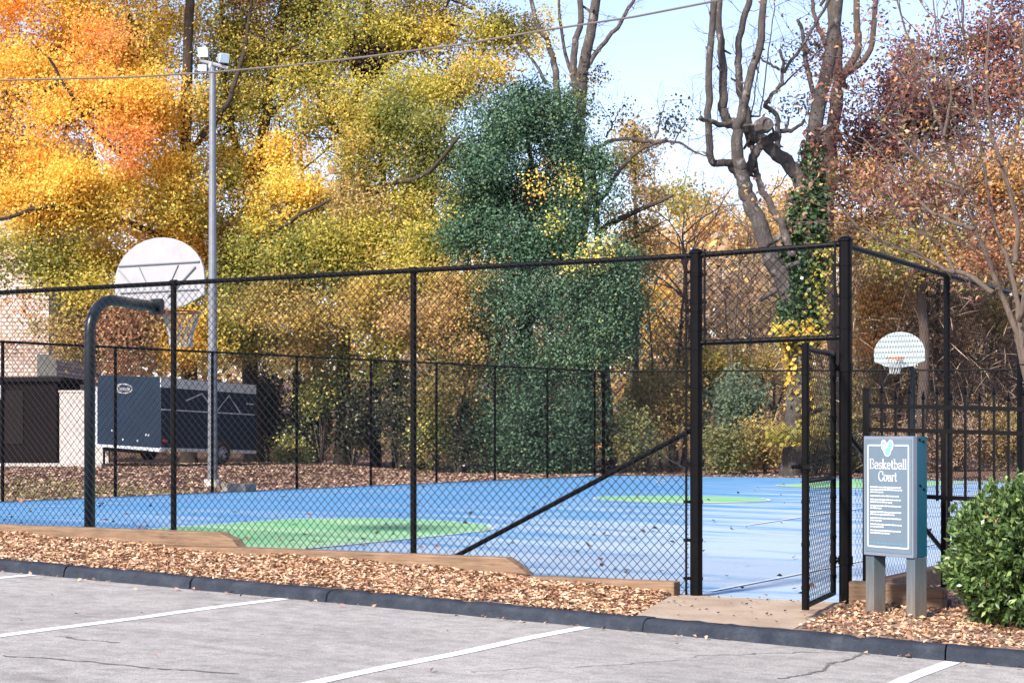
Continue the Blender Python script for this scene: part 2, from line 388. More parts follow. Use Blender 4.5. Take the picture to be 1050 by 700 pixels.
# concrete apron at the gate
def kt(X): return float(za(X)) + .109
aL0, aR0 = PY(652, 628, YK + .17), PY(812, 645, YK + .17); aL1, aR1 = PY(692, 611.5, YF), PY(866, 622.5, YF)
mb = MB(); n = 8; v = []
for i in range(n + 1):
    t = i / n
    for j in range(7):
        s = j / 6
        p = (1 - t) * ((1 - s) * aL0 + s * aR0) + t * ((1 - s) * aL1 + s * aR1)
        z0 = kt(p[0]) - .004; z1 = float(zc(p[0], YF)) + .012
        v.append((p[0], p[1], z0 * (1 - t) + z1 * t))
top = len(v); v += [(p[0], p[1], p[2] - .12) for p in v]
fs = [(i * 7 + j, i * 7 + j + 1, (i + 1) * 7 + j + 1, (i + 1) * 7 + j) for i in range(n) for j in range(6)]
fs += [(i * 7, (i + 1) * 7, top + (i + 1) * 7, top + i * 7) for i in range(n)] + [(i * 7 + 6, (i + 1) * 7 + 6, top + (i + 1) * 7 + 6, top + i * 7 + 6) for i in range(n)]
mb.add(v, fs); tag(mb.build('path', M['apron']), kind='structure')

# planting bed between kerb and timbers
tpx = [(-500, 547 - 10), (0, 547), (100, 555), (235, 570), (350, 574.5), (525, 592), (690, 611)]
tab = [PY(a, b, 15.05) for a, b in tpx]; tabx = [p[0] for p in tab] + [-6.25, -5.2, -4.6, -3.5, 6]; tabz = [p[2] for p in tab] + [-1.60, -1.465, -1.455, -1.48, -1.60]
def zbed(X, Y):
    t = np.clip((Y - (YK + .17)) / (15.05 - YK - .17), 0, 1)
    k = za(X) + .094; e = np.interp(X, tabx, tabz)
    return k * (1 - t) + e * t + .018 * np.sin(X * 5.1 + Y * 3) * np.sin(Y * 7 - X * 2)
tag(grid_mesh('planting_bed', np.linspace(-30, -6.3, 150), np.linspace(YK + .16, 15.12, 14), zbed, M['soil']), kind='structure')
tag(grid_mesh('planting_bed', np.linspace(-5.75, 6, 80), np.linspace(YK + .16, 19.5, 34), lambda X, Y: np.where((X < XR + .05) & (Y > 15.2), -1.9, zbed(X, Y)), M['soil']), kind='structure')

# chips and dry leaves on the bed: nobody could count them
def left_edge(Y): return aL0[0] + (aL1[0] - aL0[0]) * (Y - aL0[1]) / (aL1[1] - aL0[1])
def right_edge(Y): return aR0[0] + (aR1[0] - aR0[0]) * (Y - aR0[1]) / (aR1[1] - aR0[1])
def pal(palette, n):
    w = np.array([p[0] for p in palette], float); w /= w.sum()
    c = np.array([lin(*p[1]) for p in palette]); lum = c @ np.array([.3, .6, .1])
    c = c * .99 + lum[:, None] * .11
    return c[RNG.choice(len(palette), n, p=w)]
MULCH = [(3, (182, 148, 118)), (3, (162, 124, 96)), (2, (200, 172, 144)), (2, (136, 100, 78)), (1.4, (100, 74, 60)), (1.4, (176, 140, 120)), (.8, (212, 190, 166))]
n = 110000; X = np.where(RNG.random(n) < .80, RNG.uniform(-24, -6.0, n), RNG.uniform(-5.9, 1.5, n)); Y = RNG.uniform(YK + .12, 15.12, n)
Y = np.where((X > -5.2) & (RNG.random(n) < .45), RNG.uniform(15.1, 18.5, n), Y)
keep = ~((X > left_edge(Y) - .02) & (X < right_edge(Y) + .03)) & ~((X < XR + .1) & (Y > 15.12))
edge = np.clip((Y - YK - .12) / .25, 0, 1); keep &= RNG.random(n) < (.15 + .85 * edge)
X, Y = X[keep], Y[keep]; n = len(X)
cc = np.stack([X, Y, zbed(X, Y) + RNG.uniform(.0, .035, n)], 1); cc[:, 2] = np.maximum(cc[:, 2], np.where(Y < YK + .2, za(X) + .113, -9))
a = RNG.normal(size=(n, 3)); a[:, 2] *= .25; nr = RNG.normal(size=(n, 3)) * .38 + np.array([0, -.12, 1])
col = pal(MULCH, n) * RNG.uniform(.84, 1.24, (n, 1)) * np.array([1.03, 1.0, .93])
tag(cards('bark_mulch', M['litter'], cc, RNG.uniform(.025, .075, n), RNG.uniform(.014, .036, n), col, a=a, nrm=nr, curl=.12), kind='stuff')

# the court
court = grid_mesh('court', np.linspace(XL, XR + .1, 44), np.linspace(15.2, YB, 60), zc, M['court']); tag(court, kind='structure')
def court_poly(name, outline, material, dz):
    """flat painted area as a fan of strips so it follows the fall of the court"""
    ctr = np.mean(np.array(outline), 0); mb = MB(); k = len(outline); R = 14; v = []
    for q in range(R + 1):
        for p in outline:
            x = ctr[0] + (p[0] - ctr[0]) * q / R; y = ctr[1] + (p[1] - ctr[1]) * q / R
            v.append((x, y, float(zc(x, y)) + dz))
    fs = [(q * k + i, q * k + (i + 1) % k, (q + 1) * k + (i + 1) % k, (q + 1) * k + i) for q in range(R) for i in range(k)]
    mb.add(v, fs); o = mb.build(name, material, smooth=True); return tag(o, kind='structure')
CX = -14.1
def arc(cx, cy, r, a0, a1, n=40): return [(cx + r * math.cos(t), cy + r * math.sin(t)) for t in np.linspace(a0, a1, n)]
def dens(p, n=30):
    out = []
    for a, b in zip(p[:-1], p[1:]): out += [tuple(np.array(a) * (1 - t) + np.array(b) * t) for t in np.linspace(0, 1, n, endpoint=False)]
    return out + [p[-1]]
YB0, YB1 = 15.75, 48.1
key1 = dens([(CX + 1.70, YB0), (CX + 1.70, 21.4)], 16) + arc(CX, 21.4, 1.70, 0, pi)[1:] + dens([(CX - 1.70, 21.4), (CX - 1.70, YB0)], 16)[1:]
key2 = dens([(CX - 1.70, YB1), (CX - 1.70, 42.2)], 16) + arc(CX, 42.2, 1.70, pi, 2 * pi)[1:] + dens([(CX + 1.70, 42.2), (CX + 1.70, YB1)], 16)[1:]
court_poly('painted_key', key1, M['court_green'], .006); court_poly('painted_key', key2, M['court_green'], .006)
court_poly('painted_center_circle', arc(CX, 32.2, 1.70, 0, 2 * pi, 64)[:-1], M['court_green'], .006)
LINES = [[(CX - 7.5, YB0), (CX - 7.5, YB1)], [(CX + 7.5, YB0), (CX + 7.5, YB1)], [(CX - 7.5, YB0), (CX + 7.5, YB0)], [(CX - 7.5, YB1), (CX + 7.5, YB1)], [(CX - 7.5, 32.4), (CX + 7.5, 32.4)], [(CX + 4.1, 25.4), (CX + 4.1, 31.5)]]
curves = [dens(l, 40) for l in LINES] + [key1, key2, arc(CX, 32.2, 1.70, 0, 2 * pi, 64),
          arc(CX, 18.0, 6.0, .95, pi, 60) + dens([(CX - 6, 18), (CX - 6, YB0)], 10)[1:],
          dens([(CX + 6.0, YB1), (CX + 6.0, 45.6)], 10) + arc(CX, 45.6, 6.0, 2 * pi, pi, 60)[1:] + dens([(CX - 6, 45.6), (CX - 6, YB1)], 10)[1:]]
for cv in curves:
    mb = MB(); flat_strip(mb, cv, .055, lambda x, y: float(zc(x, y)), .010)
    tag(mb.build('court_line', M['court_line']), kind='structure')
# ------------------------------------------------------------------ timbers
def timber(pts, Y, depth, label, group='landscape timbers along the bed', bev=.012):
    p = [PY(a, b, Y) for a, b in pts]; o0 = np.mean(p, 0); o0[2] = min(q[2] for q in p)
    mb = MB().prism(p, (0, depth, 0)); o = mb.build('landscape_timber', M['timber'], origin=o0, bevel=bev)
    return tag(o, label, 'timber', group)
timber([(-520, 519), (224, 545.5), (238, 553), (244, 561.5), (-520, 540)], 15.05, .15, 'long upper landscape timber with slanted end, topmost course left of the green key')
timber([(235, 560.6), (518, 571.5), (528, 578), (541, 589), (150, 571), (150, 556)], 15.058, .15, 'middle landscape timber with sloped end in front of the brace')
timber([(480, 588.2), (541, 590.0), (691, 596.5), (691, 613), (480, 606)], 15.066, .15, 'lowest landscape timber ending just short of the gate opening')
timber([(870, 595.5), (967, 603.5), (967, 626), (870, 624)], 15.05, .15, 'short thick landscape timber behind the sign posts')
B0 = PX(907, 592, -4.97); mb = MB(); b1 = np.array([-4.97, 19.2, B0[2] + .0]); z0 = B0[2]
o = MB().box((-5.03, B0[1], z0 - .2), (-4.89, 19.2, z0)).build('landscape_timber', M['timber'], origin=(-4.97, B0[1], z0 - .2), bevel=.012)
tag(o, 'landscape timber running away along the right fence behind the sign', 'timber', 'landscape timbers along the bed')

# ------------------------------------------------------------------ chain-link fences
def clip_diag(L, hgt, w, hv, sgn, off):
    """diagonals of a mesh panel: returns list of (s0,z0,s1,z1) inside [0,L]x[0,hgt]"""
    out = []; k = hv / w; c0 = -L * k if sgn > 0 else 0; c1 = hgt if sgn > 0 else hgt + L * k
    c = c0 + off
    while c < c1:
        # z = sgn*k*s + c
        s_lo, s_hi = 0.0, L
        if sgn > 0: s_lo = max(s_lo, -c / k); s_hi = min(s_hi, (hgt - c) / k)
        else: s_lo = max(s_lo, (c - hgt) / k); s_hi = min(s_hi, c / k)
        if s_hi - s_lo > .01: out.append((s_lo, sgn * k * s_lo + c, s_hi, sgn * k * s_hi + c))
        c += hv
    return out
def chain_mesh(mb, A, B, zb, zt, w=.088, r=.0032, dz=0.0, seg=None):
    """A,B plan points; zb, zt heights at A; dz total rise from A to B"""
    A = np.array(A, float); B = np.array(B, float); L = np.linalg.norm(B - A); u = (B - A) / L; nn = np.array([-u[1], u[0]])
    for sgn in (1, -1):
        e = nn * r * .9 * sgn
        for (s0, q0, s1, q1) in clip_diag(L, zt - zb, w, w * 1.02, sgn, .01):
            p0 = np.array([*(A + u * s0 + e), zb + q0 + dz * s0 / L]); p1 = np.array([*(A + u * s1 + e), zb + q1 + dz * s1 / L])
            d = p1 - p0; d /= np.linalg.norm(d); a = np.array([nn[0], nn[1], 0]); b = np.cross(d, a)
            vs = [p + a * x * r + b * y * r for p in (p0, p1) for x, y in ((1, 0), (0, 1), (-1, 0), (0, -1))]
            mb.add(vs, [(0, 1, 5, 4), (1, 2, 6, 5), (2, 3, 7, 6), (3, 0, 4, 7)])
    return mb
def post(root, x, y, zb, zt, r, name='post', cap=True, n=12):
    mb = MB().tube([(x, y, zb), (x, y, zt)], r, n)
    if cap: mb.tube([(x, y, zt), (x, y, zt + .012), (x, y, zt + .035), (x, y, zt + .045)], [r * 1.22, r * 1.2, r * .8, .004], n)
    return mb.build(name, M['black'], root, smooth=False)
def bands(root, name, x, y, zs, r, h=.028, tabdir=None):
    for z in zs:
        mb = MB()
        mb.tube([(x, y, z - h / 2), (x, y, z + h / 2)], r, 12)
        if tabdir is not None:
            d = np.array(tabdir); p = np.array([x, y]) + d * r * .6; q = np.array([x, y]) + d * (r + .05); nrm = np.array([-d[1], d[0]]) * .006
            mb.hexa([(*(p - nrm), z - h / 2), (*(q - nrm), z - h / 2), (*(q + nrm), z - h / 2), (*(p + nrm), z - h / 2), (*(p - nrm), z + h / 2), (*(q - nrm), z + h / 2), (*(q + nrm), z + h / 2), (*(p + nrm), z + h / 2)])
        mb.build(name, M['black'], root)

GL = PY(714, 612, YF); GR = PY(867, 622, YF); GLX, GRX = float(GL[0]), float(GR[0])
# front
fr = thing('chain_link_fence', (GLX, YF, float(zc(GLX, YF))), 'tall black chain link front fence with diagonal brace and gate posts beside the parking lot', 'fence', 'chain link fences round the court')
post(fr, GLX, YF, -1.50, TOP + .02, .058); post(fr, GRX, YF, -1.56, TOP + .06, .058)
lx = []
x = GLX - 3.05
while x > XL + 1.0: lx.append(x); x -= 3.05
for x in lx: post(fr, x, YF, float(zc(x, YF)) - .1, TOP - .03, .032, cap=False)
post(fr, XL, YF, -1.4, TOP, .05)
mb = MB().tube([(XL, YF, TOP), ((XL + GLX) / 2, YF, TOP - .004), (GLX, YF, TOP)], .026, 10)
for x in lx: mb.tube([(x - .04, YF, TOP), (x + .04, YF, TOP)], .036, 10)
mb.build('top_rail', M['black'], fr)
chain_mesh(MB(), (XL + .03, YF - .035), (GLX - .06, YF - .035), -1.47, TOP + .01).build('chain_link_mesh', M['wire'], fr)
bz0 = PY(706, 441, YF)[2]; 
MB().tube([(GLX - .05, YF - .002, bz0), (lx[0] + .02, YF - .002, float(zc(lx[0], YF)) - .0)], .024, 10).build('brace', M['black'], fr)
def tension(root, x, y, z0, z1, name='tension_bar'):
    return MB().box((x - .009, y - .007, z0), (x + .009, y + .007, z1)).build(name, M['black'], root)
tension(fr, GLX - .085, YF - .035, -1.45, TOP)
bands(fr, 'fence_clamp', GLX, YF, np.linspace(-1.3, 1.5, 9), .063, tabdir=(-1, -.3)); bands(fr, 'fence_clamp', GLX, YF, np.linspace(.97, 1.47, 3), .0635, tabdir=(1, -.3)); bands(fr, 'fence_clamp', GRX, YF, np.linspace(.95, 1.5, 3), .063, tabdir=(-1, -.3))
# transom over the gate
zt0 = PY(790, 349, YF)[2]; trt = TOP
MB().tube([(GLX, YF, trt), (GRX, YF, trt + .035)], .026, 10).build('top_rail', M['black'], fr)
MB().tube([(GLX, YF, zt0 - .005), (GRX, YF, zt0 + .012)], .026, 10).build('transom_rail', M['black'], fr)
chain_mesh(MB(), (GLX + .09, YF - .03), (GRX - .08, YF - .03), zt0, trt + .02).build('transom_mesh', M['wire'], fr)
tension(fr, GLX + .095, YF - .032, zt0, trt + .05); tension(fr, GRX - .085, YF - .032, zt0, trt + .06)
# right
rf = thing('chain_link_fence', (GRX + .02, YF, -1.5), 'black chain link side fence running away from the gate on the right', 'fence', 'chain link fences round the court')
ry = [PX(968, 285, GRX)[1], PX(1043, 300, GRX)[1]]
while ry[-1] + 3.05 < YB - 1: ry.append(ry[-1] + 3.0)
for i, y in enumerate(ry): post(rf, GRX + .03, float(y), -1.62 if i < 2 else -1.42, TOP - .02, .034, cap=False)
MB().tube([(GRX, YF + .05, TOP + .02), (GRX + .03, float(ry[0]), TOP - .0), (GRX + .03, YB, TOP + .06)], .026, 10).build('top_rail', M['black'], rf)
chain_mesh(MB(), (GRX + .065, YF + .06), (GRX + .065, YB), -1.46, TOP + .0, dz=.06, r=.0014).build('chain_link_mesh', M['wire'], rf)
MB().tube([(GRX + .03, YF + .05, PX(876, 449, GRX)[2]), (GRX + .03, float(ry[0]), -1.22)], .024, 10).build('brace', M['black'], rf)
# left
zl0, zl1 = 1.72, 1.98
lf = thing('chain_link_fence', (XL, YF + 7, -1.25), 'black chain link fence on the far left in front of the navy trailer', 'fence', 'chain link fences round the court')
for y in np.arange(YF + 3.05, YB - .5, 3.05):
    t = (y - YF) / (YB - YF); post(lf, XL, float(y), float(zc(XL, y)) - .1, 1.62 + .33 * t, .032, cap=False)
MB().tube([(XL, YF, 1.64), (XL, YB, 1.97)], .024, 8).build('top_rail', M['black'], lf)
chain_mesh(MB(), (XL - .03, YF), (XL - .03, YB), -1.25, 1.64, dz=.33).build('chain_link_mesh', M['wire'], lf)
# back
bf = thing('chain_link_fence', ((XL + XR) / 2, YB, -1.25), 'black chain link fence across the far end of the court before the shrubs', 'fence', 'chain link fences round the court')
bx = np.linspace(XL, GRX + .03, 7)
for i, x in enumerate(bx): post(bf, float(x), YB, -1.4, (1.97 - .02 * i) + .0, .055 if i in (0, 6) else .036, cap=(i in (0, 6)))
MB().tube([(XL, YB, 1.97), (GRX + .03, YB, 1.71)], .024, 8).build('top_rail', M['black'], bf)
chain_mesh(MB(), (XL, YB + .03), (GRX, YB + .03), -1.25, 1.97, dz=-.26).build('chain_link_mesh', M['wire'], bf)
MB().tube([(XL + .05, YB, P(628, 435, 55)[2]), (XL + 3.18, YB, -1.2)], .022, 8).build('brace', M['black'], bf)

# ------------------------------------------------------------------ gate leaf, swung out
HX, HY = GRX - .105, YF - .02; OY = 13.98
gt = thing('gate', (HX, HY, -1.45), 'narrow black chain link gate leaf swung open towards the lot', 'gate')
OX = float(PY(826, 500, OY)[0]); z0g, z1g = PY(826, 621, OY)[2], PY(826, 357, OY)[2]
MB().tube([(OX, OY, z0g - .03), (OX, OY, z1g + .04)], .032, 12).build('stile', M['black'], gt)
MB().tube([(HX, HY, z0g - .01), (HX, HY, z1g + .02)], .026, 12).build('stile', M['black'], gt)
for z, nm in ((z0g, 'bottom_rail'), ((z0g + z1g) / 2 - .03, 'middle_rail'), (z1g, 'top_rail')):
    MB().tube([(OX, OY, z), (HX, HY, z)], .022, 10).build(nm, M['black'], gt)
chain_mesh(MB(), (OX + .01, OY + .05), (HX, HY - .05), z0g, z1g, w=.088, r=.0021).build('chain_link_mesh', M['wire'], gt)
for zz in (PY(862, 377, HY)[2], PY(862, 574, HY)[2]):
    mb = MB().tube([(HX, HY, zz - .03), (HX, HY, zz + .03)], .034, 12).tube([(HX, HY, zz), (GRX, YF, zz)], .022, 10)
    mb.tube([(GRX, YF, zz - .035), (GRX, YF, zz + .035)], .066, 12); mb.build('hinge', M['black'], gt)
lz = PY(824, 479, OY)[2]
MB().box((OX - .10, OY - .05, lz - .012), (OX + .05, OY - .03, lz + .022)).tube([(OX, OY, lz - .04), (OX, OY, lz + .045)], .040, 12).tube([(OX - .1, OY - .04, lz), (OX - .02, OY - .09, lz + .02)], .012, 8).build('latch', M['black'], gt)
dv = np.array([HX - OX, HY - OY]); dv /= np.linalg.norm(dv)
bands(gt, 'band', HX, HY, np.linspace(z0g + .15, z1g - .2, 6), .030, tabdir=-dv); bands(gt, 'band', OX, OY, np.linspace(z0g + .15, z1g - .2, 6), .036, tabdir=dv)

# ------------------------------------------------------------------ ornamental iron fence
A = PY(889, 400, YF + .06); B = PY(1050, 407, YF + .06)
pf = thing('iron_fence', (float(A[0]), YF + .06, -1.5), 'black ornamental iron fence with spear topped pickets behind the sign', 'fence')
x0 = float(A[0]); slope = -.028; yy = YF + .06
ztp = float(A[2]) ; rails = [float(PY(897, 416, yy)[2]), float(PY(897, 440, yy)[2]), float(PY(897, 506.5, yy)[2])]
def sq(mb, x, y, z0, z1, h): return mb.box((x - h, y - h, z0), (x + h, y + h, z1))
for k, xx in enumerate((x0, x0 + 2.45)):
    mb = sq(MB(), xx, yy, -1.6, ztp + slope * (xx - x0), .030); sq(mb, xx, yy, ztp + slope * (xx - x0), ztp + .02 + slope * (xx - x0), .036)
    mb.build('post', M['black'], pf)
xp = float(PY(968, 500, yy)[0])
sq(MB(), xp, yy, -1.56, rails[1], .022).box((xp - .05, yy - .05, -1.53), (xp + .05, yy + .05, -1.40)).build('support_post', M['black'], pf)
for z in rails:
    x1 = x0 + 2.42
    MB().hexa([(x0 + .03, yy - .02, z - .018), (x1, yy - .02, z - .018 + slope * (x1 - x0)), (x1, yy + .02, z - .018 + slope * (x1 - x0)), (x0 + .03, yy + .02, z - .018),
               (x0 + .03, yy - .02, z + .018), (x1, yy - .02, z + .018 + slope * (x1 - x0)), (x1, yy + .02, z + .018 + slope * (x1 - x0)), (x0 + .03, yy + .02, z + .018)]).build('rail', M['black'], pf)
for k in range(19):
    xx = x0 + .135 + k * .1215; s = slope * (xx - x0); tall = .115 if k % 2 == 0 else .065
    mb = sq(MB(), xx, yy, rails[2] - .03 + s, rails[0] + tall + s, .010)
    zt = rails[0] + tall + s
    mb.tube([(xx, yy, zt - .002), (xx, yy, zt + .012), (xx, yy, zt + .075)], [.012, .020, .002], 6); mb.build('picket', M['black'], pf)

# ------------------------------------------------------------------ sign
S0 = P(887.3, 447, 15.05); rotz = -math.radians(29); SW, SH, ST_ = .665, .985, .14
sg = thing('court_sign', (float(S0[0]), float(S0[1]), -1.50), 'slate blue basketball court rules sign on two wooden posts with teal sides', 'sign', rotz=rotz)
sg.scale = (.862, 1.0, 1.0)
z1s = 1.50; z0s = z1s - SH           # local heights above the sign's base
# two posts: grey weathered legs, teal above
for xa in (0.0, SW - .115):
    MB().box((xa, .002, -.18), (xa + .113, ST_ - .002, z0s + .004)).build('leg', M['timber_post'], sg, local=True, bevel=.006)
MB().box((.004, .030, z0s + .006), (SW - .003, ST_ + .001, z1s - .004)).build('sign_body', M['teal'], sg, local=True, bevel=.004)
MB().box((0, -.018, z0s), (SW, .029, z1s)).build('sign_board', M['sign_trim'], sg, local=True, bevel=.004)
fc = MB().box((.020, -.022, z0s + .03), (SW - .020, -.019, z1s - .025)).build('sign_face', M['sign_face'], sg, local=True)
def strip2(mb, pts, w, y=-.0245, wv=None):
    """pen stroke on the face: vertical parts thick, horizontal parts thin"""
    pts = [np.array(p, float) for p in pts]
    for p, q in zip(pts[:-1], pts[1:]):
        d = q - p; l = np.linalg.norm(d)
        if l < 1e-6: continue
        d = d / l; ww = w * (.42 + .58 * abs(d[1])); nn = np.array([-d[1], d[0]]) * ww / 2; e = d * ww * .2
        a = [p - e + nn, p - e - nn, q + e - nn, q + e + nn]
        mb.prism([(c[0], y, c[1]) for c in a], (0, .002, 0))
fx0, fx1, fz0, fz1 = .065, SW - .055, z0s + .075, z1s - .075
mb = MB()
for seg in (((fx0, fz1), (fx0, fz0)), ((fx0, fz0), (fx1, fz0)), ((fx1, fz0), (fx1, fz1)), ((fx0, fz1), (fx0 + .165, fz1)), ((fx1 - .175, fz1), (fx1, fz1))):
    (xa, za_), (xb, zb_) = seg; mb.box((min(xa, xb) - .0065, -.0248, min(za_, zb_) - .0055), (max(xa, xb) + .0065, -.0225, max(za_, zb_) + .0055))
mb.build('border_line', M['white_ink'], sg, local=True)
def el(cx, cz, rx, rz, rot, n=28):
    return [(cx + rx * math.cos(t) * math.cos(rot) - rz * math.sin(t) * math.sin(rot), cz + rx * math.cos(t) * math.sin(rot) + rz * math.sin(t) * math.cos(rot)) for t in np.linspace(0, 2 * pi, n, endpoint=False)]
lcx, lcz = .325, z1s - .098
for k, (dx, dz_, rx, rz, rot, m) in enumerate(((-.040, .020, .040, .050, .45, 'white_ink'), (.042, .020, .042, .050, -.45, 'white_ink'), (.006, -.026, .050, .042, 0, 'white_ink'), (-.042, .018, .030, .042, .45, 'aqua'), (.044, .020, .028, .038, -.4, 'aqua'), (.012, -.028, .038, .032, .3, 'mint'), (-.034, .010, .014, .024, .5, 'white_ink'), (.046, .024, .013, .022, -.4, 'mint'))):
    MB().prism([(a, -.0232 - .0007 * k, b) for a, b in el(lcx + dx, lcz + dz_, rx, rz, rot)], (0, .0006, 0)).build('emblem_petal', M[m], sg, local=True)
# serif lettering, drawn as pen strokes in a unit em (x-height .62)
def circ(cx, cz, rx, rz, a0=0, a1=360, n=20): return [(cx + rx * math.cos(math.radians(t)), cz + rz * math.sin(math.radians(t))) for t in np.linspace(a0, a1, n)]
def ser(x, z, w=.2): return [(x - w / 2, z), (x + w / 2, z)]
GL_ = {
 'B': (.62, [[(.12, 0), (.12, 1)], ser(.12, 0), ser(.12, 1), [(.12, 1)] + circ(.26, .76, .22, .24, 90, -90) + [(.12, .52)], [(.12, .52)] + circ(.28, .26, .27, .26, 90, -90) + [(.12, 0)]]),
 'C': (.72, [circ(.40, .5, .34, .5, 52, 308, 26), [(.61, .90), (.63, .66)], [(.61, .1), (.64, .26)]]),
 'a': (.48, [[(.06, .50)] + circ(.20, .47, .15, .15, 170, 0, 10) + [(.35, .1), (.36, .03), (.44, .02)], circ(.20, .17, .155, .17, 0, 360)]),
 's': (.42, [circ(.19, .455, .14, .145, 20, 270, 12) + circ(.19, .155, .15, .155, 90, -160, 12)]),
 'k': (.54, [[(.11, 0), (.11, 1)], ser(.11, 0), [(.02, .98), (.11, 1)], [(.11, .26), (.40, .58)], [(.20, .34), (.43, .02)], ser(.40, .60, .18), ser(.44, 0, .18)]),
 'e': (.48, [[(.07, .34), (.40, .34)] + circ(.235, .31, .17, .31, 10, 320, 20)]),
 't': (.34, [[(.15, .85), (.15, .12)] + circ(.23, .1, .08, .09, 180, 330, 6), ser(.16, .60, .28)]),
 'b': (.54, [[(.11, 0), (.11, 1)], [(.02, .98), (.11, 1)], circ(.27, .30, .17, .30, 0, 360, 22)]),
 'l': (.25, [[(.12, 0), (.12, 1)], ser(.12, 0, .2), [(.03, .98), (.12, 1)]]),
 'o': (.54, [circ(.26, .31, .19, .31, 0, 360, 22)]),
 'u': (.56, [[(.10, .60), (.10, .18)] + circ(.25, .16, .15, .16, 180, 330, 8) + [(.40, .2)], [(.40, .60), (.40, .02), (.49, .01)], [(.02, .60), (.10, .60)], [(.32, .60), (.40, .60)]]),
 'r': (.42, [[(.12, 0), (.12, .60)], ser(.12, 0, .2), [(.03, .60), (.12, .60)], [(.12, .40)] + circ(.25, .45, .12, .15, 150, 30, 8)]),
 'm': (.80, [[(.12, 0), (.12, .6)], [(.12, .4)] + circ(.26, .42, .13, .18, 150, 0, 8) + [(.39, 0)], [(.39, .4)] + circ(.53, .42, .13, .18, 150, 0, 8) + [(.66, 0)]]),
}
def word(mb, s, cx, z, h, wid, pen, y=-.0245):
    tot = sum(GL_[c][0] for c in s); k = wid / tot; x = cx - wid / 2
    for c in s:
        for st in GL_[c][1]: strip2(mb, [(x + p[0] * k, z + p[1] * h) for p in st], pen, y)
        x += GL_[c][0] * k
mb = MB(); word(mb, 'Basketball', .338, z1s - .268, .080, .500, .0115); mb.build('title_lettering', M['white_ink'], sg, local=True)
mb = MB(); word(mb, 'Court', .333, z1s - .368, .080, .250, .0115); mb.build('title_lettering', M['white_ink'], sg, local=True)
rr = random.Random(5); z = z1s - .420
for par, rows in enumerate((2.4, 1, 1.7, 1.35, 1.8, 1.35, 1.5, 1.6)):
    r_ = rows; mb = MB()
    while r_ > 0.05:
        lim = .105 + .425 * min(1, r_) * rr.uniform(.93, 1.0); x = .100
        while x < lim - .02:
            w = rr.uniform(.018, .055); w = min(w, lim - x); mb.box((x, -.0246, z - .005), (x + w, -.0226, z + .0045 + rr.uniform(0, .002))); x += w + .0085
        z -= .0205; r_ -= 1
    mb.build('rules_text', M['white_ink'], sg, local=True); z -= .010
mb = MB(); x = .10
while x < .53: w = rr.uniform(.02, .05); mb.box((x, -.0246, z0s + .098), (x + w, -.0226, z0s + .110)); x += w + .012
mb.build('footer_text', M['blue_ink'], sg, local=True)
for (yb, zb) in ((.055, -.03), (.095, -.045), (.06, -.40), (.10, -.43)): MB().tube([(SW - .004, yb, z1s + zb), (SW + .004, yb, z1s + zb)], .010, 8).build('bolt', M['black'], sg, local=True)

# ------------------------------------------------------------------ hoops
def fan(hw, zb, zt, y, n=16):
    """fan backboard outline in the XZ plane: dished bottom, straight lower sides, arched top"""
    side = zb + (zt - zb) * .42
    p = [(-hw, y, zb + (zt - zb) * .18), (-hw * .55, y, zb + .03), (0, y, zb - .01), (hw * .55, y, zb + .03), (hw, y, zb + (zt - zb) * .18), (hw, y, side)]
    p += [(hw * math.cos(t), y, side + (zt - side) * math.sin(t)) for t in np.linspace(0, pi, n)[1:-1]] + [(-hw, y, side)]
    return p
def hoop(base, face, rim_col, board_mat, label, ribs):
    bx_, by_, bz_ = base; s = face
    root = thing('basketball_hoop', base, label, 'basketball hoop', 'basketball hoops')
    armz = ribs['arm']; yb = by_ + s * 1.16
    pts = [(bx_, by_, bz_ - .1), (bx_, by_, armz - .42)] + [(bx_, by_ + s * .40 * (1 - math.cos(t)), armz - .42 + .40 * math.sin(t)) for t in np.linspace(.15, pi / 2, 9)] + [(bx_, yb, armz - .045)]
    MB().tube(pts, .063, 16).build('pole', M['slate_pole'], root, smooth=True)
    MB().box((bx_ - .08, yb - s * .0 - .02, armz - .14), (bx_ + .08, yb + .02, armz + .05)).build('bracket', M['slate_pole'], root)
    yf = yb + s * .04
    o = MB().prism([(bx_ + p[0], p[1], p[2]) for p in fan(.685, ribs['zb'], ribs['zt'], yf)], (0, s * .03, 0)).build('backboard', board_mat, root, bevel=.004)
    if ribs.get('back'):
        zb, zt = ribs['zb'], ribs['zt']; mb = MB(); hh = zt - zb
        for a, b, w in (((-.62, .63), (.62, .63), .012), ((-.60, .25), (.60, .25), .010), ((-.62, .58), (-.36, .30), .008), ((.56, .56), (.14, .16), .012), ((-.30, .60), (-.18, .36), .006), ((.30, .60), (.18, .36), .006)):
            mb.tube([(bx_ + a[0], yf - s * .008, zb + hh * a[1]), (bx_ + b[0], yf - s * .008, zb + hh * b[1])], w, 6)
        mb.build('board_rib', M['board_rib'], o)
    rz = ribs['rim']; cy = yf + s * (.03 + .15 + .23)
    ring = [(bx_ + .23 * math.cos(t), cy + .23 * math.sin(t), rz) for t in np.linspace(0, 2 * pi, 25)]
    mb = MB().tube(ring, .011, 8, cap=False); mb.box((bx_ - .07, min(yf + s * .03, cy - s * .22), rz - .04), (bx_ + .07, max(yf + s * .03, cy - s * .22), rz)).build('rim', M['orange'], root)
    mb = MB()
    for i in range(12):
        t0 = i / 12 * 2 * pi
        for q in (1, -1):
            pp = [(bx_ + rr_ * math.cos(t0 + q * dt), cy + rr_ * math.sin(t0 + q * dt), rz - dz_) for rr_, dt, dz_ in ((.225, 0, .01), (.18, .25, .14), (.14, .5, .28), (.135, .75, .42))]
            mb.tube(pp, .008, 4)
    mb.build('net', M['net'], root)
    return root
hb = PY(92, 400, 15.62); HXc = float(hb[0])
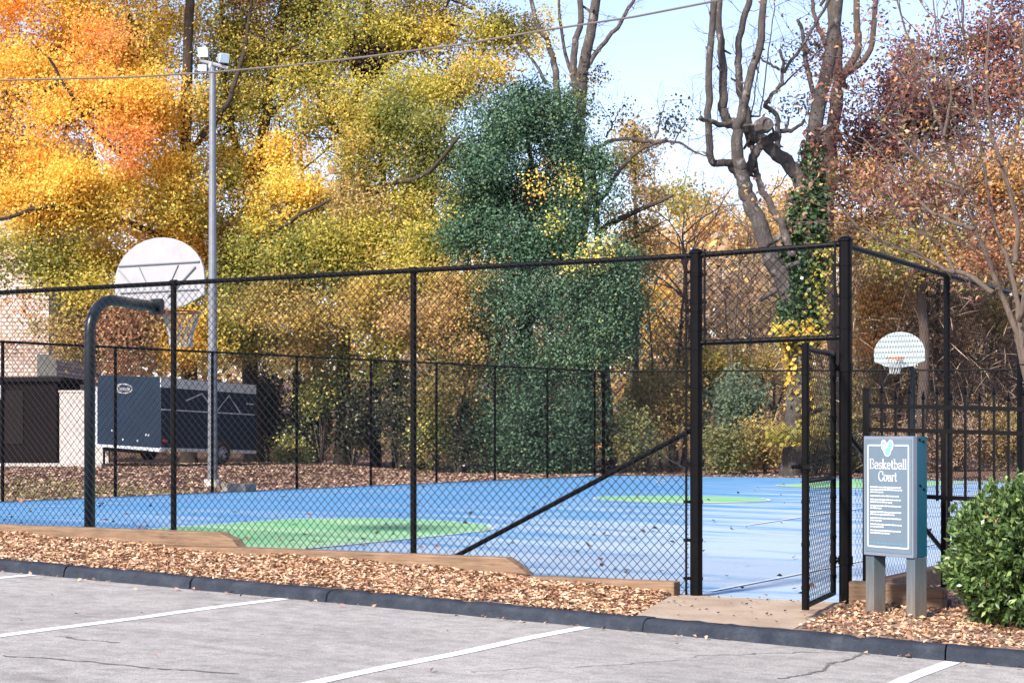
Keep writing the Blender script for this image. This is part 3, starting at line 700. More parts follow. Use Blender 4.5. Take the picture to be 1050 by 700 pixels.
hoop((HXc, 15.62, float(zc(HXc, 15.62))), 1, None, M['white_metal'], 'near basketball hoop seen from behind with white fan backboard and bent slate pole', dict(arm=float(PY(120, 305, 15.9)[2]), zb=float(PX(160, 317, HXc)[2]), zt=float(PX(160, 243, HXc)[2]), rim=float(PX(170, 317, HXc)[2]) - .02, back=True))
h2 = PX(936, 400, HXc); y2 = float(h2[1])
m_, nt_, b_ = mat('perforated_pale_board'); v_ = coords(nt_); sp_ = nt_.nodes.new('ShaderNodeSeparateXYZ'); nt_.links.new(v_, sp_.inputs[0])
wv = N(nt_, 'ShaderNodeTexWave', Scale=2.2, bands_direction='Z'); nt_.links.new(v_, wv.inputs[0])
nt_.links.new(ramp(nt_, [(0.1, (.17, .22, .235)), (0.6, (.33, .38, .385))], wv.outputs[1]).outputs[0], b_.inputs['Base Color'])
hoop((HXc, y2, float(zc(HXc, y2))), -1, None, m_, 'far basketball hoop with grey fan backboard and orange rim facing the camera', dict(arm=1.98, zb=float(P(922, 377, 48)[2]), zt=float(P(922, 341, 48)[2]), rim=float(P(922, 367, 47.5)[2])))

# ------------------------------------------------------------------ floodlight pole
lp = PX(218, 489, -26.4); LX, LY, LZ = map(float, lp); ltop = float(PX(214.5, 68, -26.4)[2])
fl = thing('floodlight_pole', (LX, LY, LZ), 'tall grey steel pole with three floodlights beyond the left fence', 'light pole')
MB().tube([(LX, LY, LZ - .3), (LX, LY, ltop)], [.115, .075], 14).build('pole', M['galv'], fl)
MB().tube([(LX, LY, LZ - .3), (LX, LY, LZ - .05)], .2, 14).build('concrete_footing', M['pale_wall'], fl)
Dl = 37.0
def lpt(px, py): 
    d = ray(px, py); Dl_ = (LX * -ST + LY * CT); return d * Dl_
ca, cb = lpt(205, 62), lpt(234, 70)
MB().tube([ca, cb], .045, 8).tube([lpt(214, 75), lpt(217, 64)], .06, 10).build('crossarm', M['white_metal'], fl)
def flood(c, yaw, w, h, tilt):
    a = np.array([math.cos(yaw), math.sin(yaw), 0]); f = np.array([math.sin(yaw), -math.cos(yaw), 0]); f = f * math.cos(tilt) - UP * math.sin(tilt); u = np.cross(a, -f); u = u / np.linalg.norm(u)
    if u[2] < 0: u = -u
    q = [c + a * x * w / 2 + u * z * h / 2 for x, z in ((-1, -1), (1, -1), (1, 1), (-1, 1))]
    bk = [c - f * .26 + a * x * w / 4 + u * z * h / 4 for x, z in ((-1, -1), (1, -1), (1, 1), (-1, 1))]
    o = MB().hexa(q + bk).build('floodlight', M['white_metal'], fl, bevel=.06)
    MB().hexa([p + f * .004 + (c - p) * .20 for p in q] + [p + f * .016 + (c - p) * .24 for p in q]).build('lens', M['lamp_glass'], o)
for (px, py, yw, w, h) in ((209, 55, -.1, .30, .27), (231, 61, .6, .30, .26), (208.5, 71, .15, .24, .18)):
    flood(lpt(px, py) + FWD * (-.12), TH + yw, w, h, .25)

# overhead cable
cab = [lpt(-500, 60)]
Dc = 36
pts = []
for px, py, D in ((-420, 70, 44), (-150, 80, 42), (0, 82.5, 41), (130, 79.5, 40), (215, 74.5, 39), (300, 67, 38), (375, 58.5, 37), (470, 46, 36), (560, 31, 35), (650, 17.5, 34), (735, 1, 33), (820, -18, 32), (1000, -62, 30)):
    pts.append(P(px, py, D))
o = MB().tube(pts, .021, 6).build('power_cable', M['wire_cable'], origin=pts[0]); tag(o, 'dark overhead utility cable sagging across the trees and sky', 'cable')

# ------------------------------------------------------------------ trailer
def rotm(a): return np.array([[math.cos(a), -math.sin(a), 0], [math.sin(a), math.cos(a), 0], [0, 0, 1]])
TD = 53.0; corner = P(165, 470, TD); ang = math.radians(33)
fdir = -(RIGHT * math.cos(ang)) + FWD * math.sin(ang)     # along the front wall, away to the left
sdir = RIGHT * math.sin(ang) + FWD * math.cos(ang)        # along the side, away to the right
FWd, FL_, zb_, zt_ = 2.62, 4.2, float(P(165, 461, TD)[2]), float(P(165, 386.5, TD)[2])
gz = float(P(165, 474, TD)[2])
tilt = -.052
tr = thing('enclosed_trailer', (float(corner[0]), float(corner[1]), gz), 'dark navy enclosed cargo trailer with bright trim parked beyond the left fence', 'trailer')
def tp(f, s, z):                                          # f along front, s along side, z height
    p = np.array([corner[0], corner[1], 0]) + fdir * f + sdir * s
    hshift = float(np.dot(p - np.array([corner[0], corner[1], 0]), RIGHT)) * tilt
    return np.array([p[0], p[1], z + hshift])
rr_ = .22
prof = [(0, zb_), (0, zt_ - .05), (.05, zt_), (FWd - rr_, zt_)] + [(FWd - rr_ + rr_ * math.sin(t), zt_ - rr_ + rr_ * math.cos(t)) for t in np.linspace(.3, pi / 2, 5)] + [(FWd, zb_)]
k = len(prof); mb = MB(); mb.add([tp(f, 0, z) for f, z in prof] + [tp(f, FL_, z) for f, z in prof], [tuple(range(k)), tuple(range(2 * k - 1, k - 1, -1))] + [(i, i + k, (i + 1) % k + k, (i + 1) % k) for i in range(k)])
body = mb.build('body', M['navy'], tr, bevel=.02)
def tbox(f0, f1, s0, s1, z0, z1): return [tp(f0, s0, z0), tp(f1, s0, z0), tp(f1, s1, z0), tp(f0, s1, z0), tp(f0, s0, z1), tp(f1, s0, z1), tp(f1, s1, z1), tp(f0, s1, z1)]
MB().hexa(tbox(-.012, .02, -.012, FL_, zt_ - .30, zt_ - .015)).build('roof_trim', M['alu'], tr)
MB().hexa(tbox(-.02, .03, .0, FL_, zb_ - .03, zb_ + .07)).build('side_sill', M['alu'], tr)
MB().hexa(tbox(0, FWd, -.03, .02, zb_ - .06, zb_ + .05)).build('front_sill', M['alu'], tr)
MB().hexa(tbox(FWd - .02, FWd + .05, -.02, .05, zb_ + .0, zt_ - .35)).build('corner_trim', M['alu'], tr)
mb = MB()
def ln(a, b, w=.035):
    d = np.array([b[0] - a[0], b[1] - a[1]]); d /= np.linalg.norm(d); n_ = np.array([-d[1], d[0]]) * w / 2
    q = [(a[0] + n_[0], a[1] + n_[1]), (a[0] - n_[0], a[1] - n_[1]), (b[0] - n_[0], b[1] - n_[1]), (b[0] + n_[0], b[1] + n_[1])]
    mb.prism([tp(-.010, s, z) for s, z in q], tp(.012, 0, 0) - tp(0, 0, 0))
zm = (zb_ + zt_) / 2 + .12
for a, b in (((.02, zm), (FL_ - .06, zm)), ((1.05, zm + .3), (1.75, zt_ - .40)), ((1.75, zt_ - .40), (2.35, zm)), ((2.35, zm), (2.95, zt_ - .40)), ((2.95, zt_ - .40), (3.5, zm)), ((3.75, zt_ - .62), (4.1, zt_ - .62))): ln(a, b)
mb.build('stripe', M['alu'], tr)
for s0 in (1.2, 2.05, 3.25): MB().hexa(tbox(-.006, .01, s0, s0 + .018, zb_ + .08, zt_ - .31)).build('seam', M['rubber'], tr)
MB().hexa(tbox(-.03, .01, .55, .62, zb_ + .8, zb_ + 1.0)).build('door_handle', M['alu'], tr)
def wheel(f, s, r=.34):
    c0, c1 = tp(f, s, gz + r), tp(f + .2, s, gz + r)
    mb = MB(); ax = (c1 - c0) / np.linalg.norm(c1 - c0); u = sdir; w = np.cross(ax, u); ns = 24
    def ringv(c, rad): return [c + (u * math.cos(t) + w * math.sin(t)) * rad for t in np.linspace(0, 2 * pi, ns, endpoint=False)]
    rings = [ringv(c0 + ax * .02, r * .60), ringv(c0, r * .72), ringv(c0, r * .94), ringv(c0 + ax * .03, r), ringv(c1 - ax * .03, r), ringv(c1, r * .94), ringv(c1, r * .6)]
    v = [p for R_ in rings for p in R_]
    fs = [(i * ns + j, i * ns + (j + 1) % ns, (i + 1) * ns + (j + 1) % ns, (i + 1) * ns + j) for i in range(len(rings) - 1) for j in range(ns)]
    mb.add(v, fs + [tuple((len(rings) - 1) * ns + j for j in range(ns))]); root = mb.build('wheel', M['rubber'], tr)
    mb = MB(); v = ringv(c0 + ax * .03, r * .60) + ringv(c0 + ax * .005, r * .52) + ringv(c0 + ax * .05, r * .30) + ringv(c0 - ax * .01, r * .2)
    mb.add(v, [(i * ns + j, i * ns + (j + 1) % ns, (i + 1) * ns + (j + 1) % ns, (i + 1) * ns + j) for i in range(3) for j in range(ns) if not (i == 1 and j % 6 < 2)] + [tuple(3 * ns + j for j in range(ns))]); mb.build('rim', M['white_metal'], root); return root
w1 = wheel(-.07, 2.62); w2 = wheel(1.95, 1.6)
arch = [tp(-.014, 2.62 + .43 * math.cos(t), gz + .36 + .43 * math.sin(t)) for t in np.linspace(0, pi, 16)] + [tp(-.014, 2.62 - .43, gz + .30), tp(-.014, 2.62 + .43, gz + .30)][:0]
MB().prism(arch, tp(.006, 0, 0) - tp(0, 0, 0)).build('wheel_arch', M['rubber'], tr)
MB().prism([tp(-.03, .16 + .10 * math.cos(t), zb_ + .27 + .045 * math.sin(t)) for t in np.linspace(0, 2 * pi, 14, endpoint=False)], tp(.03, 0, 0) - tp(0, 0, 0)).build('marker_light', M['red_lens'], tr)
# oval maker's plate on the front wall
def fp(f, z, d=.012): return tp(f, -d, z)
oc, oz = 1.5, zt_ - .38
MB().prism([fp(oc + .36 * math.cos(t), oz + .155 * math.sin(t), .014) for t in np.linspace(0, 2 * pi, 32, endpoint=False)], fp(0, 0, 0) - fp(0, 0, .013)).build('emblem_plate', M['white_metal'], tr)
MB().prism([fp(oc + .315 * math.cos(t), oz + .115 * math.sin(t), .018) for t in np.linspace(0, 2 * pi, 32, endpoint=False)], fp(0, 0, 0) - fp(0, 0, .003)).build('emblem_field', M['navy'], tr)
mb = MB(); x = oc + .27; tot = sum(GL_[c][0] for c in 'Carmate'); kx = .54 / tot
for c in 'Carmate':
    for st in GL_[c][1]:
        for p, q in zip(st[:-1], st[1:]):
            a_ = np.array([x - p[0] * kx, oz - .055 + p[1] * .12]); b__ = np.array([x - q[0] * kx, oz - .055 + q[1] * .12]); d = b__ - a_; l = np.linalg.norm(d)
            if l < 1e-6: continue
            nn = np.array([-d[1], d[0]]) / l * .014
            mb.prism([fp(*(a_ + nn), .023), fp(*(a_ - nn), .023), fp(*(b__ - nn), .023), fp(*(b__ + nn), .023)], fp(0, 0, 0) - fp(0, 0, .003))
    x -= GL_[c][0] * kx
mb.build('emblem_lettering', M['white_metal'], tr)
mb = MB()
for (f, z) in ((1.95, zb_ + .45), (.55, zb_ + .38), (.45, zb_ + .38), (1.5, zb_ + .2), (.9, zb_ + .2)): mb.hexa([fp(f, z, .03), fp(f + .05, z, .03), fp(f + .05, z, .0), fp(f, z, 0), fp(f, z + .06, .03), fp(f + .05, z + .06, .03), fp(f + .05, z + .06, 0), fp(f, z + .06, 0)])
mb.build('front_lamp', M['alu'], tr)
jk = tp(FWd * .5, -1.0, zb_ - .05); MB().tube([tp(FWd * .15, 0, zb_ - .1), jk], .05, 8).tube([tp(FWd * .85, 0, zb_ - .1), jk], .05, 8).tube([jk, jk + UP * -.45], .035, 8).build('tow_frame', M['black'], tr)

# ------------------------------------------------------------------ enclosure, wall, building
def cbox(name, p0, w, d, h, material, parent=None, zbase=None, **kw):
    """box facing the camera side: p0 = bottom-left-front, w along RIGHT, d along FWD"""
    p0 = np.array(p0, float)
    q = [p0, p0 + RIGHT * w, p0 + RIGHT * w + FWD * d, p0 + FWD * d]
    return MB().hexa(q + [p + UP * h for p in q]).build(name, material, parent, **kw)
ED = 55.0; e0 = P(-60, 468, ED); sc_ = ED / F
en = thing('waste_enclosure', tuple(P(0, 470, ED)), 'dark brown boarded enclosure with a flat roof edge at the far left', 'shed')
cbox('wall', e0 - UP * .3, 118 * sc_, 3.0, 78 * sc_ + .3, M['dark_brown'], en)
cbox('roof', P(-64, 391, ED) - FWD * .12, 128 * sc_, 3.3, .14, M['dark_roof'], en)
cbox('door', P(2, 455, ED) - FWD * .03, 22 * sc_, .03, 55 * sc_, simple('worn_brown_door', (.016, .012, .012), .9, spec=.1), en)
cbox('notice', P(0, 409, ED) - FWD * .05, 5 * sc_, .02, 14 * sc_, M['white_metal'], en)
wl = thing('masonry_wall', tuple(P(80, 472, ED)), 'pale plastered wall standing between the brown enclosure and the trailer', 'wall')
cbox('panel', P(61, 472, ED - .25) - UP * .2, 50 * sc_, .25, 70 * sc_ + .2, M['pale_wall'], wl)
cbox('coping', P(60, 402, ED - .25) - FWD * .03, 52 * sc_, .31, .06, simple('pale_coping', (.52, .49, .46), .9), wl)
tag(cbox('concrete_walk', P(-200, 478, ED - 1.6) - UP * .12, 295 * sc_, 1.4, .20, simple('pale_concrete', (.46, .42, .39), .9)), kind='structure')
BD = 70.0; sb = BD / F
bl = thing('brick_building', tuple(P(-60, 470, BD)), 'whitewashed brick building with a small dark window behind the maple', 'building')
rb = MB(); b0 = P(-420, 470, BD) - UP * 1; w_ = 470 * sb; hgt = 262 * sb + 1
# wall object keeps its own local frame so bricks run level
wo = MB().box((0, 0, 0), (w_, 9, hgt)).build('wall', M['brick'], bl, local=True)
wo.location = tuple(b0 - np.array(bl['_o'])); wo.rotation_euler = (0, 0, TH + .0)
ro = MB().prism([(-.6, -.6, hgt - .02), (-.6, 4.5, hgt + 3.2), (-.6, 9.6, hgt - .02)], (w_ + 1.2, 0, 0)).build('roof', simple('grey_shingle', (.10, .095, .095), .9, 0, .3, 9), bl, local=True)
ro.location = wo.location; ro.rotation_euler = wo.rotation_euler
for (px0, px1, py0, py1) in ((39, 58, 364, 385), (-60, -38, 364, 385), (-150, -128, 300, 330)):
    wn = cbox('window', P(px0 - 1, py1 + 1, BD - .04), (px1 - px0 + 2) * sb, .06, (py1 - py0 + 2) * sb, simple('dark_window_frame', (.08, .08, .085), .5), bl)
    cbox('pane', P(px0, py1, BD - .07), (px1 - px0) * sb, .02, (py1 - py0) * sb, M['glass'], bl).name = 'pane'
bpy.context.view_layer.update()
for o in [o for o in bpy.data.objects if o.name == 'pane' or o.name.startswith('pane.')]:
    w = min((q for q in bpy.data.objects if q.name.startswith('window') and q.parent == bl), key=lambda q: abs(q.data.vertices[0].co.x - o.data.vertices[0].co.x))
    o.parent = w
ft = P(245, 492, 39); o = MB().box((ft[0] - .32, ft[1] - .2, ft[2] - .25), (ft[0] + .32, ft[1] + .2, ft[2] - .07)).build('concrete_block', simple('mossy_concrete', (.17, .165, .15), .95, 0, .3, 4), origin=ft, bevel=.02)
tag(o, 'low grey concrete block at the foot of the floodlight pole', 'block')

# ------------------------------------------------------------------ vegetation
GOLD = [(5, (234, 200, 72)), (3, (230, 184, 62)), (2, (220, 206, 92)), (1.4, (190, 180, 80)), (.6, (218, 156, 74))]
ORANGE = [(4, (240, 180, 72)), (2.2, (232, 156, 66)), (3, (236, 194, 76)), (.9, (212, 128, 76)), (.6, (186, 170, 76))]
RED = [(3, (214, 128, 78)), (2, (230, 156, 74)), (1, (176, 98, 80)), (2, (234, 178, 84))]
YGREEN = [(4, (196, 184, 74)), (3, (168, 164, 70)), (2.5, (220, 194, 76)), (1.8, (130, 138, 68)), (1, (206, 168, 96))]
GREENY = [(3, (122, 132, 66)), (2, (154, 152, 70)), (1.4, (98, 114, 64)), (1, (198, 170, 76))]
OLIVE = [(3, (166, 152, 86)), (2, (188, 164, 100)), (2, (196, 160, 108)), (1.4, (124, 120, 70)), (1, (202, 174, 84))]
PINKISH = [(3, (192, 148, 114)), (2, (172, 126, 106)), (1.4, (150, 132, 86)), (1, (208, 172, 104))]
IVY = [(4, (70, 102, 78)), (3, (86, 116, 90)), (2, (54, 82, 64)), (1.0, (104, 132, 100)), (.6, (112, 130, 80))]
DARK = [(3, (60, 66, 50)), (2, (72, 76, 54)), (2, (50, 56, 46)), (.8, (104, 98, 68))]  # dark leaf tones; on the understory shrubs they stand in for canopy shade
SHRUB = [(3, (118, 132, 86)), (2, (142, 146, 92)), (2, (164, 156, 102)), (1, (84, 100, 74)), (.7, (178, 162, 96))]
BLUEG = [(3, (110, 134, 112)), (2, (116, 136, 112)), (1, (134, 144, 102))]
YSHRUB = [(3, (176, 166, 76)), (2, (194, 178, 78)), (2, (140, 142, 78)), (1, (202, 164, 96))]
BROWN = [(3, (176, 150, 126)), (2, (196, 164, 130)), (2, (150, 126, 110)), (1, (194, 156, 104)), (.6, (152, 148, 104))]
TANGOLD = [(3, (208, 172, 112)), (2, (220, 184, 106)), (2, (186, 154, 108)), (1, (154, 144, 92)), (1, (218, 156, 92))]
PURPLE = [(3, (116, 76, 76)), (2, (138, 92, 84)), (1.5, (92, 66, 66)), (1, (172, 108, 82)), (.4, (200, 148, 96))]
MIXRED = [(2, (200, 146, 88)), (2, (168, 112, 88)), (1.6, (206, 168, 92)), (2.4, (132, 92, 84)), (2, (148, 142, 88)), (1, (196, 174, 150))]
def pal2(palette, n, per, jit=.16):
    """one hue per clump, a second hue mixed in per leaf, small jitter in tone"""
    base = np.repeat(pal(palette, n), per, 0); other = pal(palette, n * per)
    m = (RNG.random((n * per, 1)) < .30); c = np.where(m, other, base)
    return c * RNG.uniform(1 - jit, 1 + jit, (n * per, 1))

def lobe_points(px, py, rx, ry, D, n, shell=.45, dz=.8):
    k = D / F; c = P(px, py, D)
    d = RNG.normal(size=(n, 3)); d /= np.linalg.norm(d, axis=1)[:, None]; r = RNG.random(n) ** shell
    d *= r[:, None]
    return c + d[:, :1] * RIGHT * rx * k + d[:, 1:2] * FWD * (rx + ry) / 2 * k * dz + d[:, 2:] * UP * ry * k, c

def limb(pts, r0, r1, wob=.0):
    pts = np.array(pts, float); n = max(10, len(pts) * 4); t = np.linspace(0, len(pts) - 1, n); i = np.minimum(t.astype(int), len(pts) - 2); f = (t - i)[:, None]
    pm = pts[np.maximum(i - 1, 0)]; p0 = pts[i]; p1 = pts[i + 1]; pn = pts[np.minimum(i + 2, len(pts) - 1)]
    q = .5 * (2 * p0 + (p1 - pm) * f + (2 * pm - 5 * p0 + 4 * p1 - pn) * f ** 2 + (-pm + 3 * p0 - 3 * p1 + pn) * f ** 3)
    if wob: q = q + RNG.normal(size=q.shape) * wob
    return q, np.linspace(r0, r1, n)
def twig(mb, p, d, L, r, depth, skel=None, up=.25, spread=.55, nseg=4, nside=4):
    """a bare branch that forks"""
    pts = [np.array(p, float)]; d = np.array(d, float) / np.linalg.norm(d)
    for i in range(nseg):
        d = d + RNG.normal(size=3) * .16 + UP * up * .12; d /= np.linalg.norm(d); pts.append(pts[-1] + d * L / nseg)
    mb.tube(pts, np.linspace(r, r * .55, nseg + 1), nside, cap=False)
    if skel is not None: skel += pts
    if depth > 0:
        for k in range(RNG.integers(2, 4)):
            j = RNG.integers(2, nseg + 1); e = RNG.normal(size=3); e -= d * np.dot(e, d); e /= np.linalg.norm(e)
            twig(mb, pts[j], d + e * spread * RNG.uniform(.7, 1.3), L * RNG.uniform(.55, .8), r * .5, depth - 1, skel, up, spread, nseg, nside)

def tree(name, label, base_px, D, limbs, lobes, bark, rough=0, flat=.85, gather=.52, alt_=.34, cat='tree', group='trees behind the court', leafmat='leaf', leaf=(.108, .082), per=54, sig=.30, twigs=.30, dens=1.0, sink=.35, crownname='crown'):
    """limbs: [(pixel points, r0, r1[, depth offset at the tip])], lobes: (px,py,rx,ry,depth offset,density,palette)"""
    b = P(base_px[0], base_px[1], D); gz_ = float(g(b[0], b[1])); b[2] = gz_
    root = thing(name, b, label, cat, group); mb = MB(); skel = []
    for li, L in enumerate(limbs):
        pts, r0, r1 = L[:3]; dd = L[3] if len(L) > 3 else 0
        m = len(pts); q = [P(x, y, D + dd * i / max(1, m - 1)) for i, (x, y) in enumerate(pts)]
        if li == 0: q[0] = np.array([b[0], b[1], gz_ - sink])
        q, rad = limb(q, r0, r1, .02)
        if rough:
            kk = 3; t_ = np.linspace(0, len(q) - 1, len(q) * kk); q = np.stack([np.interp(t_, np.arange(len(q)), q[:, a_]) for a_ in range(3)], 1); rad = np.interp(t_, np.arange(len(rad)), rad)
            jit = RNG.normal(size=q.shape); jit = sum(np.roll(jit, w_, 0) for w_ in range(4)) / 2; jit[0] = 0
            q = q + jit * rough * np.minimum(rad, .16)[:, None]; rn_ = RNG.normal(size=len(rad)); rn_ = sum(np.roll(rn_, w_) for w_ in range(5)) / 2.3; rad = rad * (1 + np.clip(rn_, -1.5, 1.5) * .018)
            for _ in range(int(len(q) / 14)):
                z_ = RNG.integers(2, len(q)); e_ = RNG.normal(size=3) + UP * .4; e_ /= np.linalg.norm(e_)
                mb.tube([q[z_], q[z_] + e_ * rad[z_] * 1.6, q[z_] + e_ * rad[z_] * RNG.uniform(2, 3.4)], [rad[z_] * .5, rad[z_] * .3, rad[z_] * .22], 6)
            for _ in range(int(len(q) / 10)):
                z_ = RNG.integers(len(q) // 3, len(q)); twig(mb, q[z_], RNG.normal(size=3) + UP * .6, RNG.uniform(.5, 1.2), .013, 2, None, .2, .6, 3, 3)
        if li == 0: rad[:3] *= np.array([1.5, 1.22, 1.08])[:len(rad[:3])]
        mb.tube(q, rad, 9); skel += list(q)
    cs, cols = [], []
    sk = np.array(skel)
    for (px, py, rx, ry, dd, dn, pl) in lobes:
        area = rx * ry * (D / F) ** 2
        n = max(3, int(area * 44.0 * dn * dens))
        pts, c = lobe_points(px, py, rx, ry, D + dd, n)
        m = max(4, int(area * 1.1)); sub, _ = lobe_points(px, py, rx, ry, D + dd, m, shell=.38)
        pick = RNG.integers(0, m, n); near = RNG.random(n) < gather; rr_ = np.sqrt(rx * ry) * D / F
        pts = np.where(near[:, None], sub[pick] + RNG.normal(size=(n, 3)) * np.array([1, 1, flat]) * rr_ * .17, pts)
        hue = pal(pl, m)[pick]; col = np.repeat(hue, per, 0); alt = pal2(pl, n, per, .14)
        col = np.where(RNG.random((n * per, 1)) < alt_, alt, col * RNG.uniform(.84, 1.14, (n * per, 1)))
        cs.append((np.repeat(pts, per, 0) + RNG.normal(size=(n * per, 3)) * sig * np.array([1, 1, flat * .9]))); cols.append(col)
        nt_ = int(n * twigs * .2)
        if nt_ and len(sk):
            j0 = np.argmin(np.linalg.norm(sk - c, axis=1)); hub = c * .55 + sk[j0] * .45
            a = sk[j0]; d = np.linalg.norm(c - a); mid = (a + c) / 2 + RNG.normal(size=3) * .2
            mb.tube(*limb([a, mid, c], max(.035, .016 * d), .02, .03), 5, cap=False)
            axis = np.array([a * (1 - t) + c * t for t in np.linspace(.2, 1, 6)])
            for t in pts[:nt_]:
                s = axis[RNG.integers(0, 6)]; m_ = (s + t) / 2 + RNG.normal(size=3) * .12 + UP * .1
                mb.tube([s, m_, t], [.022, .015, .006], 3, cap=False)
    mb.build('trunk', bark, root, smooth=True)
    if cs:
        cs = np.concatenate(cs); cols = np.concatenate(cols); n = len(cs)
        cards(crownname, M[leafmat], cs, RNG.uniform(.7, 1.25, n) * leaf[0], RNG.uniform(.7, 1.25, n) * leaf[1], cols, root)
    return root

# the big maples on the left
tree('maple_tree', 'large golden and orange maple with a forked dark trunk at the far left', (195, 470), 60,
     [([(195, 470), (193, 330), (190, 190), (192, 70), (197, -60)], .30, .13),
      ([(192, 262), (160, 240), (118, 225), (60, 211), (0, 224), (-70, 232)], .12, .04, -4.5),
      ([(192, 205), (160, 182), (126, 160), (88, 122), (50, 60)], .13, .04, -3),
      ([(192, 120), (165, 92), (142, 60), (130, 0)], .10, .04, 1), ([(191, 160), (225, 118), (246, 70), (262, -20)], .12, .05, 1),
      ([(193, 300), (150, 290), (100, 320), (60, 332)], .08, .03, -2)],
     [(40, 60, 85, 75, 0, .8, ORANGE + GOLD), (130, 25, 90, 60, 1, .8, GOLD), (20, 150, 80, 50, -1, .75, GOLD), (100, 110, 70, 55, -2, .9, GOLD + ORANGE), (165, 120, 60, 60, 0, .8, GOLD), (125, 150, 24, 38, -3, .45, RED), (118, 36, 26, 10, -3, .4, RED),
      (90, 205, 70, 42, -2, 1.1, GOLD), (170, 200, 55, 50, -1, .9, GOLD), (20, 205, 60, 34, -2, .9, GOLD), (-40, 120, 70, 120, 0, .7, ORANGE + GOLD), (40, 258, 60, 30, -2, .8, YGREEN), (110, 262, 50, 32, -1, .8, GOLD), (175, 265, 45, 38, 0, .8, ORANGE), (150, -50, 120, 50, 0, .7, GOLD), (20, -40, 90, 60, 0, .7, ORANGE)],
     M['bark_dark'], dens=1.75, rough=.10)
tree('maple_tree', 'young maple with mottled olive and pink leaves in front of the brick building', (98, 470), 58,
     [([(98, 470), (100, 400), (96, 350), (84, 300)], .10, .04), ([(98, 380), (72, 340), (50, 300)], .05, .02), ([(98, 370), (130, 330), (150, 300)], .05, .02)],
     [(30, 286, 46, 20, 0, .35, GREENY), (86, 300, 42, 30, 0, .8, YGREEN), (66, 328, 30, 18, 0, .4, OLIVE), (115, 345, 42, 36, 0, 1.0, PINKISH), (75, 350, 24, 20, 0, .5, OLIVE), (150, 345, 40, 40, 1, 1.0, OLIVE), (200, 350, 42, 30, 1, 1.0, GOLD), (14, 352, 26, 12, 0, .15, PINKISH), (16, 312, 26, 8, 0, .12, RED)],
     M['bark_dark'], dens=1.6, leaf=(.115, .085))
tree('maple_tree', 'yellow green maple with a twisting dark trunk right of the floodlight pole', (262, 480), 62,
     [([(252, 480), (256, 340), (259, 250), (262, 190), (274, 110), (286, 40), (300, -60)], .30, .12),
      ([(262, 190), (242, 150), (232, 90), (228, 20), (226, -40)], .14, .06), ([(272, 120), (300, 92), (318, 40), (330, -30)], .11, .05), ([(258, 260), (300, 225), (340, 205)], .10, .04, -5), ([(257, 300), (222, 280), (205, 240)], .08, .03)],
     [(235, 40, 55, 60, 0, .75, YGREEN), (280, 20, 60, 50, 1, .6, PINKISH), (300, 90, 60, 55, 0, .75, YGREEN), (232, 130, 44, 56, 0, .75, YGREEN), (275, 175, 60, 46, 0, .7, GOLD), (235, 215, 48, 44, -1, .85, YGREEN), (300, 220, 60, 40, -1, .85, GOLD), (255, 275, 64, 40, -2, 1.0, YGREEN), (320, 275, 60, 36, -2, 1.0, GREENY), (225, 320, 52, 34, -2, .9, YGREEN), (285, 320, 56, 26, -3, .9, OLIVE), (255, 352, 46, 24, -1, .8, YGREEN), (300, 362, 36, 20, -2, .6, OLIVE), (260, -40, 90, 44, 0, .7, YGREEN)],
     M['bark_dark'], dens=1.6)
tree('maple_tree', 'tall yellow green maple carrying a dark squirrel nest', (352, 482), 62,
     [([(348, 482), (352, 340), (354, 230), (358, 140), (372, 66), (384, -50)], .28, .11), ([(356, 150), (332, 110), (318, 50), (322, -30)], .12, .05), ([(354, 210), (400, 190), (440, 176), (470, 140)], .11, .05, -5), ([(366, 90), (410, 60), (450, 20), (470, -30)], .10, .04), ([(353, 290), (390, 268), (430, 258)], .09, .03, -2)],
     [(340, 30, 60, 55, 0, .95, YGREEN), (400, 30, 60, 50, 1, .75, YGREEN), (470, 30, 66, 46, 1, .65, YGREEN), (350, 110, 48, 46, 0, .75, YGREEN), (410, 100, 60, 46, -1, .75, YGREEN), (470, 90, 52, 36, 0, .75, GOLD + YGREEN), (390, 160, 60, 44, -1, .85, GREENY), (440, 150, 46, 46, -2, .85, GREENY), (370, 215, 60, 40, -1, .85, OLIVE), (440, 225, 48, 44, -2, .95, YGREEN), (350, 260, 56, 36, -2, 1.0, YGREEN), (420, 285, 60, 40, -3, 1.05, YGREEN), (380, 312, 60, 28, -3, .8, OLIVE), (455, 325, 44, 46, -4, 1.05, OLIVE), (520, 40, 34, 30, 1, .4, YGREEN), (545, 20, 26, 22, 1, .35, YGREEN), (410, -40, 110, 44, 0, .75, YGREEN), (508, 75, 26, 18, 0, .5, GOLD), (462, 375, 34, 36, -4, .9, OLIVE), (405, 345, 44, 22, -3, .8, YGREEN), (330, 350, 50, 26, -1, .7, OLIVE), (360, 372, 40, 20, -2, .5, GREENY)],
     M['bark_dark'], dens=1.6)
nest = P(377, 62, 61.6); n = 1500
cc = nest + RNG.normal(size=(n, 3)) * np.array([.26, .26, .34]); o = cards('squirrel_nest', M['litter'], cc, .20, .12, np.array(lin(52, 40, 38)) * RNG.uniform(.5, 1.3, (n, 1)), origin=nest)
tag(o, 'dark ball of dead leaves lodged high in the yellow green maple', 'nest')

